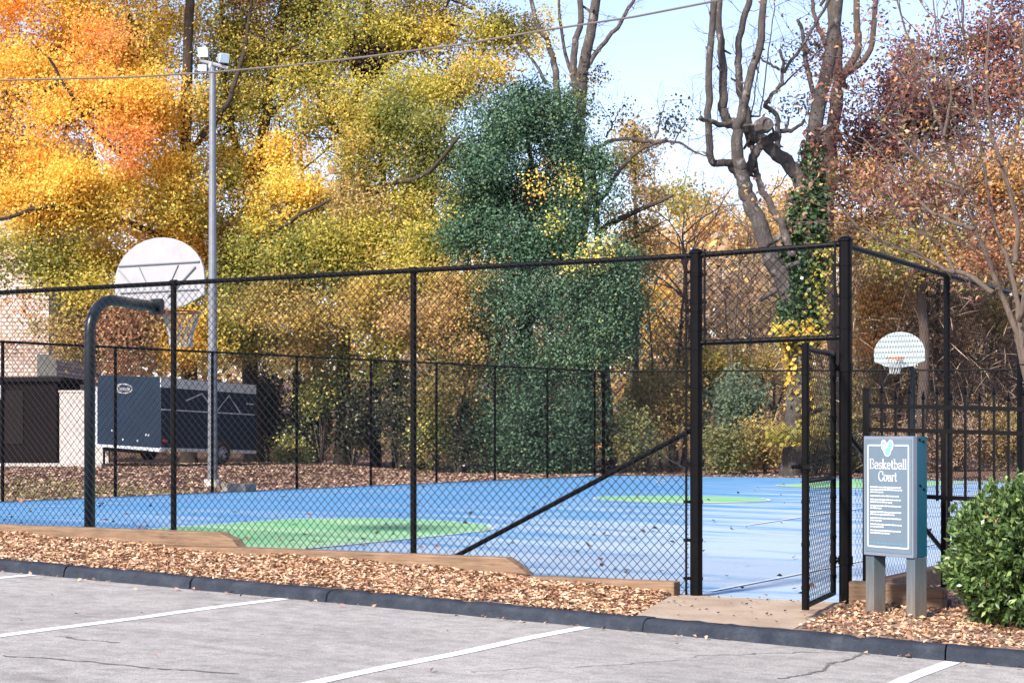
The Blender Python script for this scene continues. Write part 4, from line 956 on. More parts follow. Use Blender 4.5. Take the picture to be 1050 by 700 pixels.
# ivy-smothered tree with bare stems above it
tree('ivy_covered_tree', 'huge blue green ivy covered tree at the far corner of the court', (560, 484), 60,
     [([(545, 484), (542, 380), (538, 280), (545, 170)], .34, .2), ([(540, 300), (500, 240), (478, 150)], .14, .06), ([(540, 330), (590, 270), (608, 170)], .18, .1), ([(540, 250), (546, 180), (536, 110)], .12, .05)],
     [(535, 122, 54, 38, 0, 1.5, IVY), (505, 145, 40, 46, -1, 1.5, IVY), (575, 142, 36, 40, 0, 1.2, IVY), (486, 205, 36, 52, 0, 1.3, IVY), (545, 185, 46, 40, 0, .95, IVY), (540, 215, 50, 36, 1, 1.0, IVY), (604, 195, 30, 36, 0, 1.15, IVY), (600, 160, 24, 26, 0, 1.1, IVY), (520, 255, 60, 44, -1, 1.3, IVY), (590, 255, 48, 44, -1, 1.1, IVY), (615, 292, 34, 50, -2, 1.2, IVY), (555, 318, 70, 50, -2, 1.2, IVY), (612, 345, 36, 36, -2, 1.2, IVY), (500, 345, 48, 46, -1, 1.1, IVY), (545, 392, 60, 44, -2, 1.1, IVY), (545, 440, 46, 42, -2, 1.1, IVY), (495, 430, 44, 44, -1, .9, IVY), (585, 372, 44, 24, -2, 1.1, IVY), (592, 432, 30, 48, -2.5, 1.2, IVY), (560, 462, 44, 24, -2.5, 1.2, IVY), (505, 468, 36, 20, -1.5, 1.0, IVY), (625, 330, 24, 40, -2.4, 1.2, IVY),
      (552, 192, 10, 9, -2.2, .45, GOLD), (592, 182, 12, 24, -1.8, .30, YGREEN), (568, 234, 6, 18, -2.2, .35, YGREEN), (612, 256, 14, 15, -2.6, .55, GOLD), (588, 272, 20, 8, -2.6, .4, YGREEN), (505, 290, 46, 26, -1.6, .2, OLIVE), (634, 300, 20, 46, -2.2, 1.2, IVY), (630, 356, 20, 30, -2.2, 1.2, IVY)],
     M['bark_dark'], leafmat='ivy_leaf', leaf=(.10, .078), per=46, sig=.27, twigs=.08, dens=1.4, flat=1.1, gather=.5)
mbr = [([(600, 484), (597, 330), (592, 160), (594, 110), (600, 60), (612, 0), (620, -60)], .30, .13), ([(594, 108), (588, 60), (596, 10), (590, -60)], .14, .08), ([(599, 72), (620, 44), (640, 18), (660, -20)], .09, .05), ([(592, 140), (588, 84), (577, 44), (572, -10)], .09, .04), ([(575, 120), (568, 70), (562, 44), (548, 18), (540, -30)], .13, .06), ([(560, 86), (545, 60), (528, 40)], .06, .03), ([(588, 92), (578, 112), (572, 150)], .08, .06)]
tree('bare_tree', 'tall bare grey trunk with upright forks rising above the ivy', (600, 484), 61.5, mbr, [(601, 80, 12, 14, 0, .6, YGREEN), (590, 112, 16, 20, 0, .8, GREENY), (612, 78, 16, 6, 0, .12, DARK), (548, 40, 30, 30, 0, .16, YGREEN)], M['bark_grey'], rough=.12, twigs=.5, group='bare trees')
tree('dead_limb_tree', 'dead leaning grey tree with a long sideways limb right of the ivy', (628, 484), 62.5,
     [([(622, 484), (618, 330), (612, 220), (606, 158)], .20, .07), ([(610, 215), (640, 168), (662, 151), (690, 145), (712, 156), (728, 162)], .085, .02), ([(606, 158), (620, 147), (640, 143), (668, 146), (684, 143)], .07, .05), ([(672, 142), (678, 118), (684, 104)], .035, .01), ([(690, 148), (700, 130), (706, 128)], .03, .01), ([(614, 236), (640, 222), (668, 210), (690, 200)], .11, .06), ([(622, 140), (628, 126), (634, 114)], .04, .012), ([(616, 268), (640, 250), (664, 236), (684, 226)], .06, .02)],
     [(680, 122, 20, 16, 0, .05, DARK), (630, 118, 14, 12, 0, .08, DARK), (655, 196, 12, 10, 0, .4, OLIVE)], M['bark_brown'], rough=.15, twigs=.6, group='bare trees')
tree('pine_tree', 'slender pine with thin brownish green needles right of the ivy', (650, 480), 72,
     [([(652, 480), (653, 330), (652, 240), (650, 128)], .16, .04)],
     [(652, 142, 20, 14, 0, 1.1, OLIVE), (648, 166, 26, 16, 0, .8, OLIVE), (658, 196, 26, 18, 0, .55, OLIVE), (648, 228, 26, 20, 0, .5, OLIVE), (662, 262, 24, 24, 0, .6, TANGOLD), (645, 300, 24, 24, 0, .6, OLIVE)], M['bark_brown'], leaf=(.2, .07), twigs=.5, group='trees behind the court')

# the great bare tree with the ivy-wrapped trunk
Dm = 54.5
t6 = tree('bare_tree', 'massive bare forked tree with ivy wrapped trunk behind the far fence', (812, 486), Dm,
     [([(816, 486), (818, 420), (820, 350), (826, 290), (830, 230), (832, 170), (838, 110), (850, 60), (862, -40)], 0.396, 0.172),
      ([(820, 330), (806, 292), (790, 262), (778, 230), (765, 196), (760, 178), (756, 150), (758, 128), (768, 90), (780, 30), (786, -40)], 0.318, 0.086, -1.5),
      ([(758, 182), (748, 168), (730, 164), (727, 120), (728, 60), (732, 0), (734, -50)], 0.120, 0.095, -2),
      ([(826, 196), (812, 172), (795, 156), (775, 140), (760, 128), (745, 124), (742, 100), (742, 60), (737, 20), (738, -50)], 0.232, 0.086, -1),
      ([(768, 132), (756, 126), (738, 128), (722, 123), (718, 120)], 0.112, 0.052, -2),
      ([(770, 150), (764, 110), (757, 80), (758, 40), (768, 0), (772, -40)], 0.129, 0.086, -1),
      ([(762, 184), (770, 170), (778, 150), (790, 142), (796, 138)], 0.129, 0.138, -1),
      ([(797, 152), (797, 120), (785, 108), (798, 90), (803, 70), (800, 50)], 0.086, 0.039, -1), ([(803, 74), (826, 42), (846, 6), (856, -30)], 0.052, 0.043, -1), ([(800, 72), (786, 64), (775, 58)], 0.043, 0.026), ([(798, 90), (818, 72), (846, 46)], 0.034, 0.017), ([(797, 134), (812, 134), (826, 124)], 0.077, 0.043), ([(806, 134), (808, 120)], 0.052, 0.026),
      ([(779, 120), (786, 70), (792, 20), (798, -30)], 0.026, 0.013), ([(770, 120), (776, 80), (782, 30)], 0.026, 0.013), ([(798, 160), (806, 180), (790, 200)], 0.026, 0.017),
      ([(838, 110), (826, 60), (822, 30), (818, 20)], 0.086, 0.043), ([(770, 140), (776, 180), (790, 212), (802, 232), (812, 262)], 0.086, 0.129, -.5)],
     [(818, 72, 26, 40, -1, .10, DARK), (840, 50, 30, 44, 0, .16, PURPLE), (812, 110, 14, 12, -1, .5, DARK), (700, 120, 20, 20, -2, .05, DARK)], M['bark_grey'], rough=.10, twigs=.7, group='bare trees')
# burr on the fork
mb = MB(); bc = P(783, 131, Dm - 1); mb.tube([bc - RIGHT * .12 + FWD * .1, bc - RIGHT * .1 - FWD * .1 + UP * .02, bc - RIGHT * .02 - FWD * .32 + UP * .02, bc + RIGHT * .06 - FWD * .48, bc + RIGHT * .06 - FWD * .5], [.15, .24, .26, .2, .15], 9)
mb.build('cut_burl', M['bark_grey'], t6)
def wrap(px0, py0, px1, py1, hw0, hw1, n, palette, D, mat_='gloss_leaf', leaf=.13):
    t = RNG.random(n); px = px0 + (px1 - px0) * t; py = py0 + (py1 - py0) * t; hw = (hw0 + (hw1 - hw0) * t) * D / F; a = RNG.uniform(0, 2 * pi, n); r = hw * RNG.uniform(.75, 1.25, n)
    ctr = np.stack([P(x, y, D) for x, y in zip(px, py)]); return ctr + (np.cos(a) * r)[:, None] * RIGHT + (np.sin(a) * r)[:, None] * FWD + RNG.normal(size=(n, 3)) * .08, pal(palette, n) * RNG.uniform(.75, 1.2, (n, 1))
GIVY = [(4, (58, 86, 52)), (3, (46, 70, 44)), (1.5, (88, 108, 54))]
w1_ = [wrap(830, 200, 818, 352, 17, 18, 7500, GIVY, Dm), wrap(834, 150, 830, 215, 9, 14, 1200, GIVY, Dm), wrap(800, 260, 815, 285, 9, 12, 700, GIVY, Dm), wrap(836, 130, 832, 180, 8, 10, 500, PURPLE, Dm)]
cards('ivy', M['gloss_leaf'], np.concatenate([w[0] for w in w1_]), .15, .12, np.concatenate([w[1] for w in w1_]), t6)
w2_ = [wrap(816, 330, 822, 440, 13, 9, 1500, YSHRUB + GOLD[:2], Dm), wrap(842, 250, 834, 345, 9, 12, 260, YGREEN, Dm - .6), wrap(812, 332, 820, 352, 18, 18, 500, GOLD + YSHRUB, Dm - .5), wrap(815, 455, 822, 440, 24, 26, 900, YSHRUB, Dm - .8)]
cards('yellow_vine', M['leaf'], np.concatenate([w[0] for w in w2_]), .17, .13, np.concatenate([w[1] for w in w2_]), t6)
tree('bare_tree', 'bare pale trunk rising behind the red leaved tree at the upper right', (872, 484), 58,
     [([(852, 484), (850, 300), (850, 180), (858, 100), (856, 40), (848, -50)], .26, .18), ([(858, 90), (880, 50), (878, 10), (880, -50)], .14, .09), ([(862, 80), (892, 52), (898, 0), (906, -50)], .11, .07), ([(852, 130), (868, 150), (882, 176)], .1, .05), ([(854, 60), (838, 24), (826, -20)], .09, .05)],
     [(852, 70, 40, 50, 0, .16, PURPLE)], M['bark_brown'], rough=.12, group='bare trees')

# red and copper trees right
tree('red_tree', 'purple red tree with twiggy crown at the upper right', (940, 480), 57,
     [([(946, 480), (948, 380), (944, 300), (936, 200), (938, 120), (936, 40)], .2, .06), ([(944, 290), (980, 220), (1010, 150), (1040, 100)], .1, .03), ([(940, 240), (900, 190), (872, 150)], .08, .03), ([(938, 170), (965, 110), (990, 40)], .07, .02)],
     [(905, 95, 44, 44, 0, .62, PURPLE), (885, 150, 40, 36, 0, .8, PURPLE), (940, 130, 56, 50, 1, .8, PURPLE), (990, 110, 50, 50, 1, .6, PURPLE), (1040, 90, 44, 60, 0, .6, PURPLE), (960, 60, 50, 36, 1, .4, PURPLE), (880, 195, 38, 30, -1, 1.0, MIXRED), (930, 195, 48, 36, -1, .9, MIXRED), (1000, 190, 60, 50, 0, .8, MIXRED), (890, 245, 34, 30, 0, .9, MIXRED), (1045, 190, 40, 60, 0, .8, MIXRED), (940, 250, 56, 34, -1, .8, YSHRUB), (1020, 255, 50, 40, -1, .9, MIXRED), (1010, 40, 50, 40, 1, .35, PURPLE), (1070, 40, 50, 60, 1, .4, PURPLE)],
     M['bark_brown'], leaf=(.12, .085), sig=.34, twigs=1.6, per=30, dens=2.1, group='trees behind the court')
tree('copper_tree', 'copper leaved small tree behind the distant hoop', (905, 480), 60,
     [([(905, 480), (903, 380), (890, 300)], .12, .05), ([(904, 400), (930, 340), (950, 300)], .07, .03)], [(890, 330, 36, 36, 0, .8, TANGOLD), (905, 290, 40, 30, 0, .7, TANGOLD), (950, 320, 50, 40, 1, .6, BROWN), (900, 390, 40, 40, 2, .6, BROWN), (1010, 320, 50, 40, 2, .6, OLIVE), (1040, 390, 50, 50, 2, .5, BROWN), (965, 400, 46, 50, 2, .5, BROWN), (870, 430, 30, 40, 1, .7, SHRUB)], M['bark_brown'], twigs=.6, leaf=(.16, .1))

# leafless understory trunks
def bare(px, D, top, r, lean=0, lab=None):
    b = P(px, 484, D); b[2] = float(g(b[0], b[1])); root = thing('sapling', b, lab, 'tree', 'slim bare saplings behind the far fence')
    mb = MB(); h = float(P(px, top, D)[2]) - b[2]; q = [b - UP * .2, b + UP * h * .35 + RIGHT * lean * .3, b + UP * h * .7 + RIGHT * lean * .7, b + UP * h + RIGHT * lean]
    q, rad = limb(q, r, r * .3, .02); mb.tube(q, rad, 6)
    for k in range(14):
        j = RNG.integers(len(q) // 4, len(q)); a = RNG.uniform(0, 2 * pi); twig(mb, q[j], np.array([math.cos(a), math.sin(a), .9]), h * RNG.uniform(.14, .3), r * .35, 2, None, .3, .6, 3, 3)
    mb.build('trunk', M['bark_brown'], root, smooth=True); return root
for i, (px, D, top, r, ln_) in enumerate(((690, 66, 250, .09, .5), (715, 74, 240, .12, -.6), (742, 64, 262, .07, .6), (765, 80, 235, .10, .4), (678, 62, 300, .06, -.5), (868, 63, 250, .09, .3), (888, 66, 220, .10, -.4), (915, 62, 250, .08, .5), (958, 61, 210, .12, .2), (985, 68, 240, .12, -.4), (1006, 62, 280, .08, .6), (1030, 66, 250, .13, .3), (1048, 61, 300, .08, -.4), (930, 72, 180, .13, .4), (1016, 74, 200, .12, -.5), (972, 60, 330, .05, .4))):
    bare(px, D, top, r, ln_, 'slim bare sapling with fine twigs behind the far fence')

# shrubs beyond the far fence and in the left understory
def shrub(px, py, rx, ry, D, palette, label, dn=1.0, group='shrubs behind the court', leafmat='leaf', leaf=(.12, .07)):
    b = P(px, 484, D); gz_ = float(g(b[0], b[1])); b[2] = gz_
    root = thing('shrub', b, label, 'shrub', group); mb = MB(); per = 24
    k = D / F; n = int(rx * ry * k * k * 100 * dn) + 8; cs = []
    for q in range(6):
        ox, oy = RNG.uniform(-.45, .45) * rx, RNG.uniform(-.45, .45) * ry; s_ = RNG.uniform(.45, .7)
        pts, c = lobe_points(px + ox, py + oy, rx * s_, ry * s_, D + RNG.uniform(-.6, .6), n // 5); cs.append(pts)
        mb.tube([b - UP * .1, (b + c) / 2 + RNG.normal(size=3) * .08, c], [.03, .022, .01], 4, cap=False)
        for t in pts[:10]: mb.tube([b * .3 + c * .7, (c + t) / 2 + UP * .08, t + (t - c) * .35], [.014, .009, .003], 3, cap=False)
    mb.build('stems', M['bark_brown'], root, smooth=True)
    pts = np.concatenate(cs); n = len(pts); c = np.repeat(pts, per, 0) + RNG.normal(size=(n * per, 3)) * .2
    c = np.where(c[:, 2:] < gz_ + .02, c * np.array([1, 1, 0]) + np.array([0, 0, 1]) * (gz_ + RNG.random((len(c), 1)) * .3), c)
    cards('foliage', M[leafmat], c, RNG.uniform(.7, 1.3, len(c)) * leaf[0], RNG.uniform(.7, 1.3, len(c)) * leaf[1], pal2(palette, n, per), root)
for a in ((650, 450, 30, 36, 58, SHRUB, 'olive shrub behind the corner brace of the far fence'), (690, 432, 30, 50, 60, OLIVE, 'straw coloured tall shrub left of the tall gate post'), (664, 405, 30, 30, 64, YSHRUB, 'yellowing shrub behind the corner of the far fence'),
          (752, 420, 36, 40, 60, BLUEG, 'blue green shrub seen through the gate opening'), (742, 462, 34, 26, 57, SHRUB, 'low green shrub at the foot of the far fence seen through the gate'), (785, 455, 34, 34, 57.5, OLIVE, 'brownish shrub left of the ivy wrapped trunk'), (838, 462, 30, 26, 56, SHRUB, 'low olive shrub right of the ivy wrapped trunk'),
          (720, 380, 40, 26, 66, YSHRUB, 'pale yellow shrub above the fence rail beside the gate post'), (770, 372, 34, 26, 68, OLIVE, 'tan shrub just under the transom'), (880, 460, 34, 34, 58, SHRUB, 'green shrub behind the open gate leaf'), (925, 462, 36, 28, 57, BROWN, 'brown shrub beneath the distant hoop'), (980, 455, 40, 34, 58, BROWN, 'grey brown brush behind the iron fence pickets'), (1035, 450, 42, 40, 58, OLIVE, 'olive brush at the far right behind the iron fence')):
    shrub(*a)
for a in ((276, 430, 26, 58, 63, DARK, 'evergreen shrub coloured as in deep shade right of the trailer'), (318, 425, 30, 62, 62, DARK, 'evergreen shrub coloured as in deep shade under the yellow green maple'), (362, 430, 30, 58, 61, DARK, 'shrub coloured as in deep shade below the squirrel nest maple'), (408, 428, 32, 60, 60, DARK, 'shrub coloured as in deep shade left of the tall fence post'), (448, 438, 28, 48, 59, GREENY, 'greenish shrub right of the tall fence post'), (330, 400, 24, 40, 60.5, GREENY, 'climbing green shrub on the dark understory'), (470, 455, 22, 30, 58.5, DARK, 'low shrub coloured as in deep shade left of the ivy mass'), (296, 462, 20, 22, 60, GREENY, 'low green shrub on the leafy bank')):
    shrub(*a, group='understory shrubs left of the ivy', leafmat='gloss_leaf', dn=1.0)
for i, (px, D, r) in enumerate(((300, 63.5, .17), (322, 65, .13), (385, 62.5, .20), (430, 63, .14), (404, 66, .16), (470, 64, .13))):
    b = P(px, 484, D); b[2] = float(g(b[0], b[1])); root = thing('woodland_tree', b, 'straight dark trunk standing in the shade left of the ivy', 'tree', 'dark trunks in the understory'); mb = MB(); top = P(px + RNG.uniform(-14, 14), 150, D)
    q, rad = limb([b - UP * .3, b * .6 + top * .4 + RIGHT * .2, top], r, r * .4, .03); mb.tube(q, rad, 8)
    for k in range(8): twig(mb, q[RNG.integers(4, len(q))], RNG.normal(size=3) * np.array([1, 1, .4]) + UP * .4, 2.2, .04, 1, None)
    mb.build('trunk', M['bark_dark'], root, smooth=True)

# distant autumn trees on the rise, each its own tree
far_specs = [(655, 255, 40, 46, 104, TANGOLD, 'distant tan tree behind the slender pine'), (702, 208, 34, 26, 112, YSHRUB, 'distant olive gold tree, tallest on the skyline'), (735, 232, 36, 34, 104, TANGOLD, 'distant gold tree left of the leaning trunk'), (690, 262, 34, 32, 96, TANGOLD, 'distant tan gold tree low behind the court'), (770, 250, 36, 40, 108, TANGOLD, 'distant tan tree behind the leaning trunk'), (806, 222, 34, 40, 116, TANGOLD, 'distant pale gold tree between the forks of the bare tree'), (850, 240, 40, 46, 110, TANGOLD, 'distant gold tree right of the ivy trunk'), (720, 300, 44, 36, 88, BROWN, 'distant brown tree behind the transom panel'), (778, 310, 40, 40, 86, BROWN, 'distant grey brown tree through the transom mesh'), (665, 318, 30, 40, 84, GOLD, 'yellow tree right of the ivy, seen through the fence'), (690, 340, 26, 26, 80, TANGOLD, 'small tan gold tree left of the tall gate post'), (850, 330, 40, 40, 84, TANGOLD, 'tan gold tree right of the ivy wrapped trunk'), (905, 270, 44, 44, 100, TANGOLD, 'distant tan tree behind the copper tree'), (965, 270, 50, 60, 96, BROWN, 'distant brown tree behind the red tree'), (1030, 280, 50, 60, 96, BROWN, 'distant brown tree at the far right')]
for (px, py, rx, ry, D, pl, lab) in far_specs:
    tree('autumn_tree', lab, (px, 470), D, [([(px, 470), (px + 3, py + ry), (px - 2, py - ry * .4)], .2, .05)], [(px + ox * rx, py + oy * ry, rx * s_, ry * s_, dd, .55, pl) for ox, oy, s_, dd in ((0, -.45, .55, 0), (-.45, 0, .55, -1), (.45, .05, .55, 1), (0, .4, .62, -1), (-.1, 0, .6, 2))], M['bark_brown'], leaf=(.22, .16), per=30, sig=.5, twigs=.35, group='distant autumn trees', dens=.6)
MIXW = BROWN + [(3, (150, 142, 96)), (2, (188, 160, 110))]
for k, (px, D, py, rx, ry, pl, lab) in enumerate(((700, 66, 372, 36, 60, OLIVE, 'olive understory tree just left of the tall gate post'), (745, 70, 340, 36, 70, BROWN, 'grey brown understory tree seen through the transom'), (790, 74, 330, 34, 80, MIXW, 'tawny understory tree left of the ivy wrapped trunk'), (858, 66, 350, 30, 90, MIXW, 'tawny understory tree right of the ivy wrapped trunk'), (885, 72, 320, 34, 90, TANGOLD, 'tan understory tree left of the distant hoop'), (918, 62, 420, 36, 50, BROWN, 'low brown understory tree under the distant hoop'), (945, 70, 330, 36, 90, MIXW, 'tawny understory tree right of the distant hoop'), (985, 66, 370, 36, 80, OLIVE, 'olive understory tree behind the iron fence'), (1022, 72, 350, 36, 90, MIXW, 'tawny understory tree behind the crape myrtle stems'), (1052, 64, 400, 34, 70, BROWN, 'brown understory tree at the right edge behind the iron fence'))):
    tree('understory_tree', lab, (px, 480), D, [([(px, 480), (px + 4, 400), (px - 3, py - ry * .6)], .09, .03), ([(px + 2, 430), (px + 18, 380), (px + 24, py - ry * .3)], .05, .02), ([(px + 2, 420), (px - 18, 370), (px - 22, py - ry * .2)], .05, .02)],
         [(px + ox * rx, py + oy * ry, rx * .75, ry * .42, dd, .5, pl) for ox, oy, dd in ((0, -.62, 0), (-.35, -.1, -1), (.4, .05, 1), (0, .5, -1), (.2, .8, 0), (-.3, .85, 1))], M['bark_grey'], twigs=2.2, group='understory trees behind the far fence', dens=.45)
# the far wood that closes the view: one mass nobody could count
n = 56000; px = RNG.uniform(-120, 1250, n); D = RNG.uniform(82, 150, n); topy = 268 + 22 * np.sin(px * .031) + 14 * np.sin(px * .083 + 1) + 8 * np.sin(px * .21)
topy = np.where(px < 600, topy - 75, topy)
py = topy + (478 - topy) * RNG.random(n) ** .9
cc = np.stack([ray(a, b) * d for a, b, d in zip(px, py, D)]); idx = (np.floor(px / 34).astype(int) + np.floor(D / 22).astype(int)) % 4
col = np.where((idx == 0)[:, None], pal(BROWN, n), np.where((idx == 1)[:, None], pal(TANGOLD, n), np.where((idx == 2)[:, None], pal(OLIVE, n), pal(BROWN, n)))) * RNG.uniform(.7, 1.2, (n, 1))
tag(cards('far_woods', M['leaf'], cc, RNG.uniform(.35, .75, n), RNG.uniform(.2, .45, n), col), kind='stuff')
# fine grey brown brush between the trunks behind the far fence
n = 3000; px = np.where(RNG.random(n) < .62, RNG.uniform(848, 1180, n), RNG.uniform(640, 850, n)); D = np.where(px > 850, RNG.uniform(54, 70, n), RNG.uniform(62, 78, n)); py = 285 + 190 * RNG.random(n) ** .8
cc = np.stack([ray(a, b) * d for a, b, d in zip(px, py, D)]); a = RNG.normal(size=(n, 3)) * np.array([.9, .9, .6]) + UP * .7
col = pal([(3, (146, 126, 112)), (2, (168, 146, 126)), (1.5, (112, 94, 84))], n)
tag(cards('undergrowth', M['litter'], cc, RNG.uniform(.4, 1.2, n), RNG.uniform(.015, .03, n), col, a=a, curl=.05), kind='stuff')

# leaf litter
def litter(name, X, Y, palette, size, dz=.03, zf=g):
    n = len(X); cc = np.stack([X, Y, zf(X, Y) + RNG.uniform(.01, dz, n)], 1); a = RNG.normal(size=(n, 3)); a[:, 2] *= .25
    tag(cards(name, M['litter'], cc, RNG.uniform(.7, 1.3, n) * size, RNG.uniform(.5, 1.0, n) * size, pal(palette, n) * RNG.uniform(.75, 1.15, (n, 1)), a=a, nrm=RNG.normal(size=(n, 3)) * .35 + UP, curl=.15), kind='stuff')
LITT = [(3, (156, 124, 108)), (2, (178, 148, 130)), (2, (130, 98, 86)), (1.5, (104, 80, 70)), (1, (188, 162, 138)), (1, (140, 132, 86))]
n = 42000; X = RNG.uniform(-40, XL - .05, n); Y = RNG.uniform(19, 62, n); litter('leaf_litter', X, Y, LITT, .13)
n = 9000; X = RNG.uniform(-26, -2, n); Y = YB + .1 + np.abs(RNG.normal(size=n)) * 1.6; litter('leaf_litter', X, Y, LITT, .13)
gr = 9000; X = RNG.uniform(-36, XL - .1, gr); Y = RNG.uniform(20, 31, gr)
cc = np.stack([X, Y, g(X, Y) + .03], 1); tag(cards('grass', M['litter'], cc, RNG.uniform(.08, .16, gr), .02, pal([(2, (124, 122, 70)), (1, (150, 140, 84)), (1, (98, 104, 60))], gr), a=RNG.normal(size=(gr, 3)) * .4 + UP, curl=.1), kind='stuff')
n = 420; X = RNG.uniform(XL + .2, XR - .1, n); Y = np.where(RNG.random(n) < .45, YF + np.abs(RNG.normal(size=n)) * 5, RNG.uniform(YF, YB, n)); k = Y < YB - .2; X, Y = X[k], Y[k]
litter('fallen_leaves', X, Y, [(2, (84, 62, 52)), (1, (140, 90, 60)), (1, (60, 50, 46))], .075, .03, lambda a, b: zc(a, b) + .012)
n = 26; X = RNG.uniform(XL + .2, XR - .1, n); Y = YB - np.abs(RNG.normal(size=n)) * .3 - .1; litter('fallen_leaves', X, Y, LITT, .1, .02, lambda a, b: zc(a, b) + .012)
n = 150; X = np.concatenate([RNG.uniform(-16, 0, 105), RNG.uniform(-12, 0, 45)]); Y = np.concatenate([YK - np.abs(RNG.normal(size=105)) * .10 - .04, RNG.uniform(6, YK, 45)])
litter('fallen_leaves', X, Y, [(3, (190, 156, 128)), (2, (160, 116, 96)), (2, (96, 76, 68))], .045, .015, lambda a, b: za(a) + .006)
n = 45; Y = RNG.uniform(YK + .3, YF, n); X = left_edge(Y) + (right_edge(Y) - left_edge(Y)) * RNG.random(n)
def zap(X, Y):
    t = np.clip((Y - YK - .17) / (YF - YK - .17), 0, 1); return (za(X) + .109) * (1 - t) + (zc(X, YF + 0 * X) + .012) * t
litter('fallen_leaves', X, Y, [(3, (92, 66, 54)), (1, (150, 110, 84)), (2, (64, 50, 44))],   .035, .012, lambda a, b: zap(a, b) + .004)

# the clipped evergreen bush by the sign
bc = P(1046, 645, 14.35); bc[2] = -1.52
bush = thing('evergreen_bush', bc, 'dense glossy green bush at the right edge beside the kerb', 'bush')
n = 2600; d = RNG.normal(size=(n, 3)); d /= np.linalg.norm(d, axis=1)[:, None]; d = d * (RNG.random((n, 1)) ** .28)
lump = 1 + .10 * np.sin(d[:, :1] * 7 + 1) * np.sin(d[:, 1:2] * 6) + .08 * np.sin(d[:, 2:] * 9 + d[:, :1] * 4)
d[:, 2] = np.where(d[:, 2] < 0, d[:, 2] * 1.0, d[:, 2])
shp = d * lump * np.array([.56, .56, .57]); ctr = bc + UP * .55 + shp
ctr = ctr[ctr[:, 2] > bc[2] + .04]; n = len(ctr); per = 12
out = (ctr - bc - UP * .5); out /= np.linalg.norm(out, axis=1)[:, None]
tip = np.repeat(ctr, per, 0) + np.repeat(out, per, 0) * RNG.uniform(-.05, .075, (n * per, 1)) + RNG.normal(size=(n * per, 3)) * .020
aa = np.repeat(out, per, 0) * .9 + RNG.normal(size=(n * per, 3)) * .62 + UP * .25
BUSH = [(4, (66, 92, 42)), (3, (84, 110, 50)), (2.4, (48, 70, 38)), (1.0, (126, 146, 78)), (.03, (160, 90, 60))]
cards('foliage', M['gloss_leaf'], tip, RNG.uniform(.044, .075, n * per), RNG.uniform(.020, .034, n * per), pal(BUSH, n * per) * RNG.uniform(.8, 1.2, (n * per, 1)), bush, a=aa, curl=.1)
mb = MB()
for i in range(46):
    e = ctr[RNG.integers(0, n)]; mb.tube([bc + RNG.normal(size=3) * np.array([.06, .06, 0]) - UP * .08, (bc + e) / 2 + RNG.normal(size=3) * .05, e], [.014, .010, .004], 4, cap=False)
mb.build('stems', M['bark_brown'], bush, smooth=True)

# crape myrtle leaning over the right fence from just outside the frame
Dc = 18.2
cb_ = P(1080, 560, Dc); cb_[2] = -1.55
cm = thing('crape_myrtle', cb_, 'smooth stemmed small tree arching over the right fence with sparse red leaves', 'tree'); mb = MB(); skel = []
stems = [([(1085, 640), (1070, 470), (1049, 372), (1041, 335), (1026, 300), (1012, 262), (1000, 235), (985, 190), (968, 140), (950, 90), (925, 20), (910, -30)], .040, .008, 2),
         ([(1049, 372), (1046, 330), (1038, 286), (1032, 262), (1020, 230), (1012, 190), (1000, 120), (990, 50), (985, -20)], .030, .009, 1), ([(1040, 270), (1044, 230), (1030, 180), (1016, 130), (1012, 60), (1020, -20)], .03, .01, 0),
         ([(1018, 300), (992, 282), (968, 276), (940, 262), (912, 250), (880, 232), (850, 200)], .030, .008, 1), ([(1000, 236), (972, 225), (950, 214), (930, 190), (905, 160), (880, 140)], .026, .006, 1), ([(978, 278), (972, 262), (960, 246), (940, 235), (920, 214), (905, 190)], .018, .006, 2),
         ([(985, 190), (958, 180), (930, 150), (900, 120), (870, 60)], .018, .006, 0), ([(968, 140), (975, 90), (960, 30), (955, -20)], .016, .006, 1), ([(1046, 330), (1056, 250), (1062, 150), (1050, 60), (1056, -30)], .026, .010, -1), ([(1030, 180), (1046, 120), (1040, 40)], .016, .006, 0)]
for pts, r0, r1, dd in stems:
    m = len(pts); q, rad = limb([P(x, y, Dc + dd * i / (m - 1)) for i, (x, y) in enumerate(pts)], r0, r1, .006); mb.tube(q, rad, 7); skel += list(q[len(q) // 3:])
sub = []
for k in range(120):
    p = skel[RNG.integers(0, len(skel))]; twig(mb, p, RNG.normal(size=3) * np.array([1, .8, .5]) + UP * .5 - RIGHT * .3, RNG.uniform(.35, .8), .007, 2, sub, .3, .6, 3, 3)
mb.build('trunk', M['bark_tan'], cm, smooth=True)
sub = np.array(sub); sub = sub[(sub @ UP) > .55]; n = 3000; c = sub[RNG.integers(0, len(sub), n)] + RNG.normal(size=(n, 3)) * .05
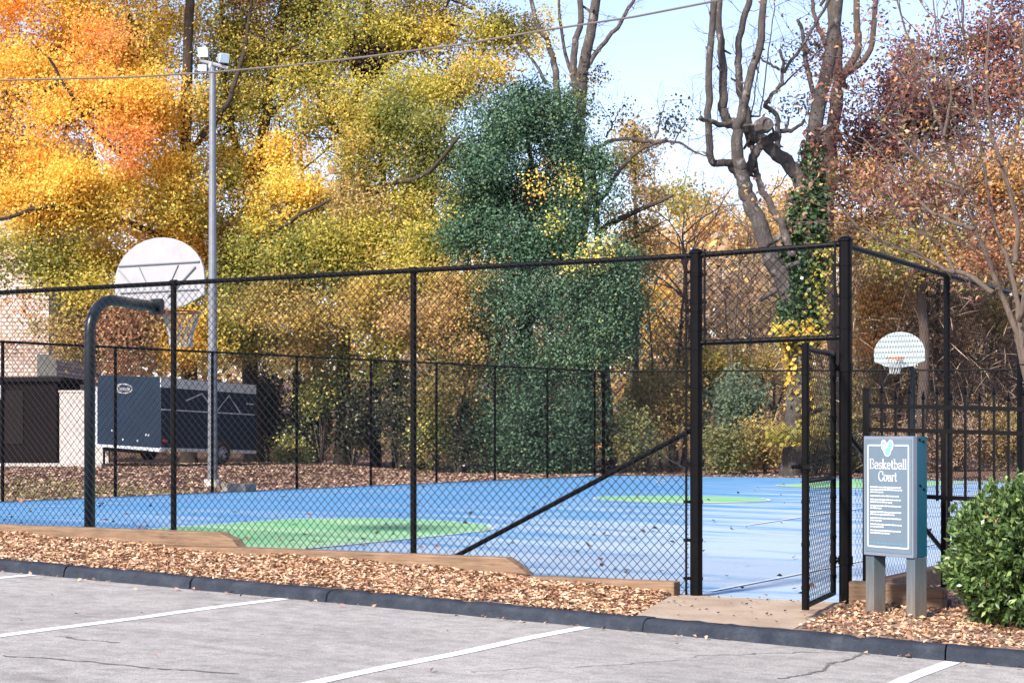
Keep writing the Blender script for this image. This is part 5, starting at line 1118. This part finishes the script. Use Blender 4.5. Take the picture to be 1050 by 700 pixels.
cards('crown', M['leaf'], c, RNG.uniform(.04, .075, n), RNG.uniform(.025, .04, n), pal(PURPLE + MIXRED, n) * RNG.uniform(.8, 1.15, (n, 1)), cm)

# ------------------------------------------------------------------ camera, light, sky
cam_d = bpy.data.cameras.new('camera'); cam = bpy.data.objects.new('camera', cam_d); C.objects.link(cam)
cam.location = (0, 0, 0); cam.rotation_euler = (pi / 2, 0, TH); cam_d.sensor_width = 36; cam_d.lens = F / 1050 * 36
cam_d.shift_y = (HZ - 350) / 1050; cam_d.clip_end = 3000; cam_d.clip_start = .05
bpy.context.scene.camera = cam
EL = math.radians(35); sd = Vector((-.12, -.99, 0)).normalized() * math.cos(EL) + Vector((0, 0, math.sin(EL)))
sl = bpy.data.lights.new('sun', 'SUN'); sl.energy = 3.9; sl.angle = math.radians(8); sl.color = (1.0, .92, .81)
so = bpy.data.objects.new('sun', sl); C.objects.link(so); so.rotation_euler = sd.to_track_quat('Z', 'Y').to_euler(); so.location = (0, 0, 30)
w = bpy.data.worlds.new('World'); bpy.context.scene.world = w; w.use_nodes = True; nt = w.node_tree
sky = nt.nodes.new('ShaderNodeTexSky'); sky.sky_type = 'NISHITA'; sky.sun_disc = False; sky.sun_elevation = EL; sky.sun_rotation = math.atan2(sd.x, sd.y)
sky.air_density = 1.0; sky.dust_density = .7; sky.ozone_density = 1.6
nt.links.new(mix(nt, 1.0, sky.outputs[0], (1.07, .93, 1.02), 'MULTIPLY'), nt.nodes['Background'].inputs[0]); nt.nodes['Background'].inputs[1].default_value = .113
sc = bpy.context.scene; sc.view_settings.view_transform = 'Standard'; sc.view_settings.look = 'None'; sc.view_settings.exposure = 1.32; sc.view_settings.gamma = 1; sc.view_settings.use_curve_mapping = False
sc.cycles.max_bounces = 12; sc.cycles.diffuse_bounces = 8; sc.cycles.transmission_bounces = 8; sc.cycles.transparent_max_bounces = 4; sc.cycles.use_denoising = True

# lift everything so that the lot under the eye lies at zero
for o in bpy.data.objects:
    if '_o' in o.keys(): del o['_o']
    if o.parent is None: o.location.z += H
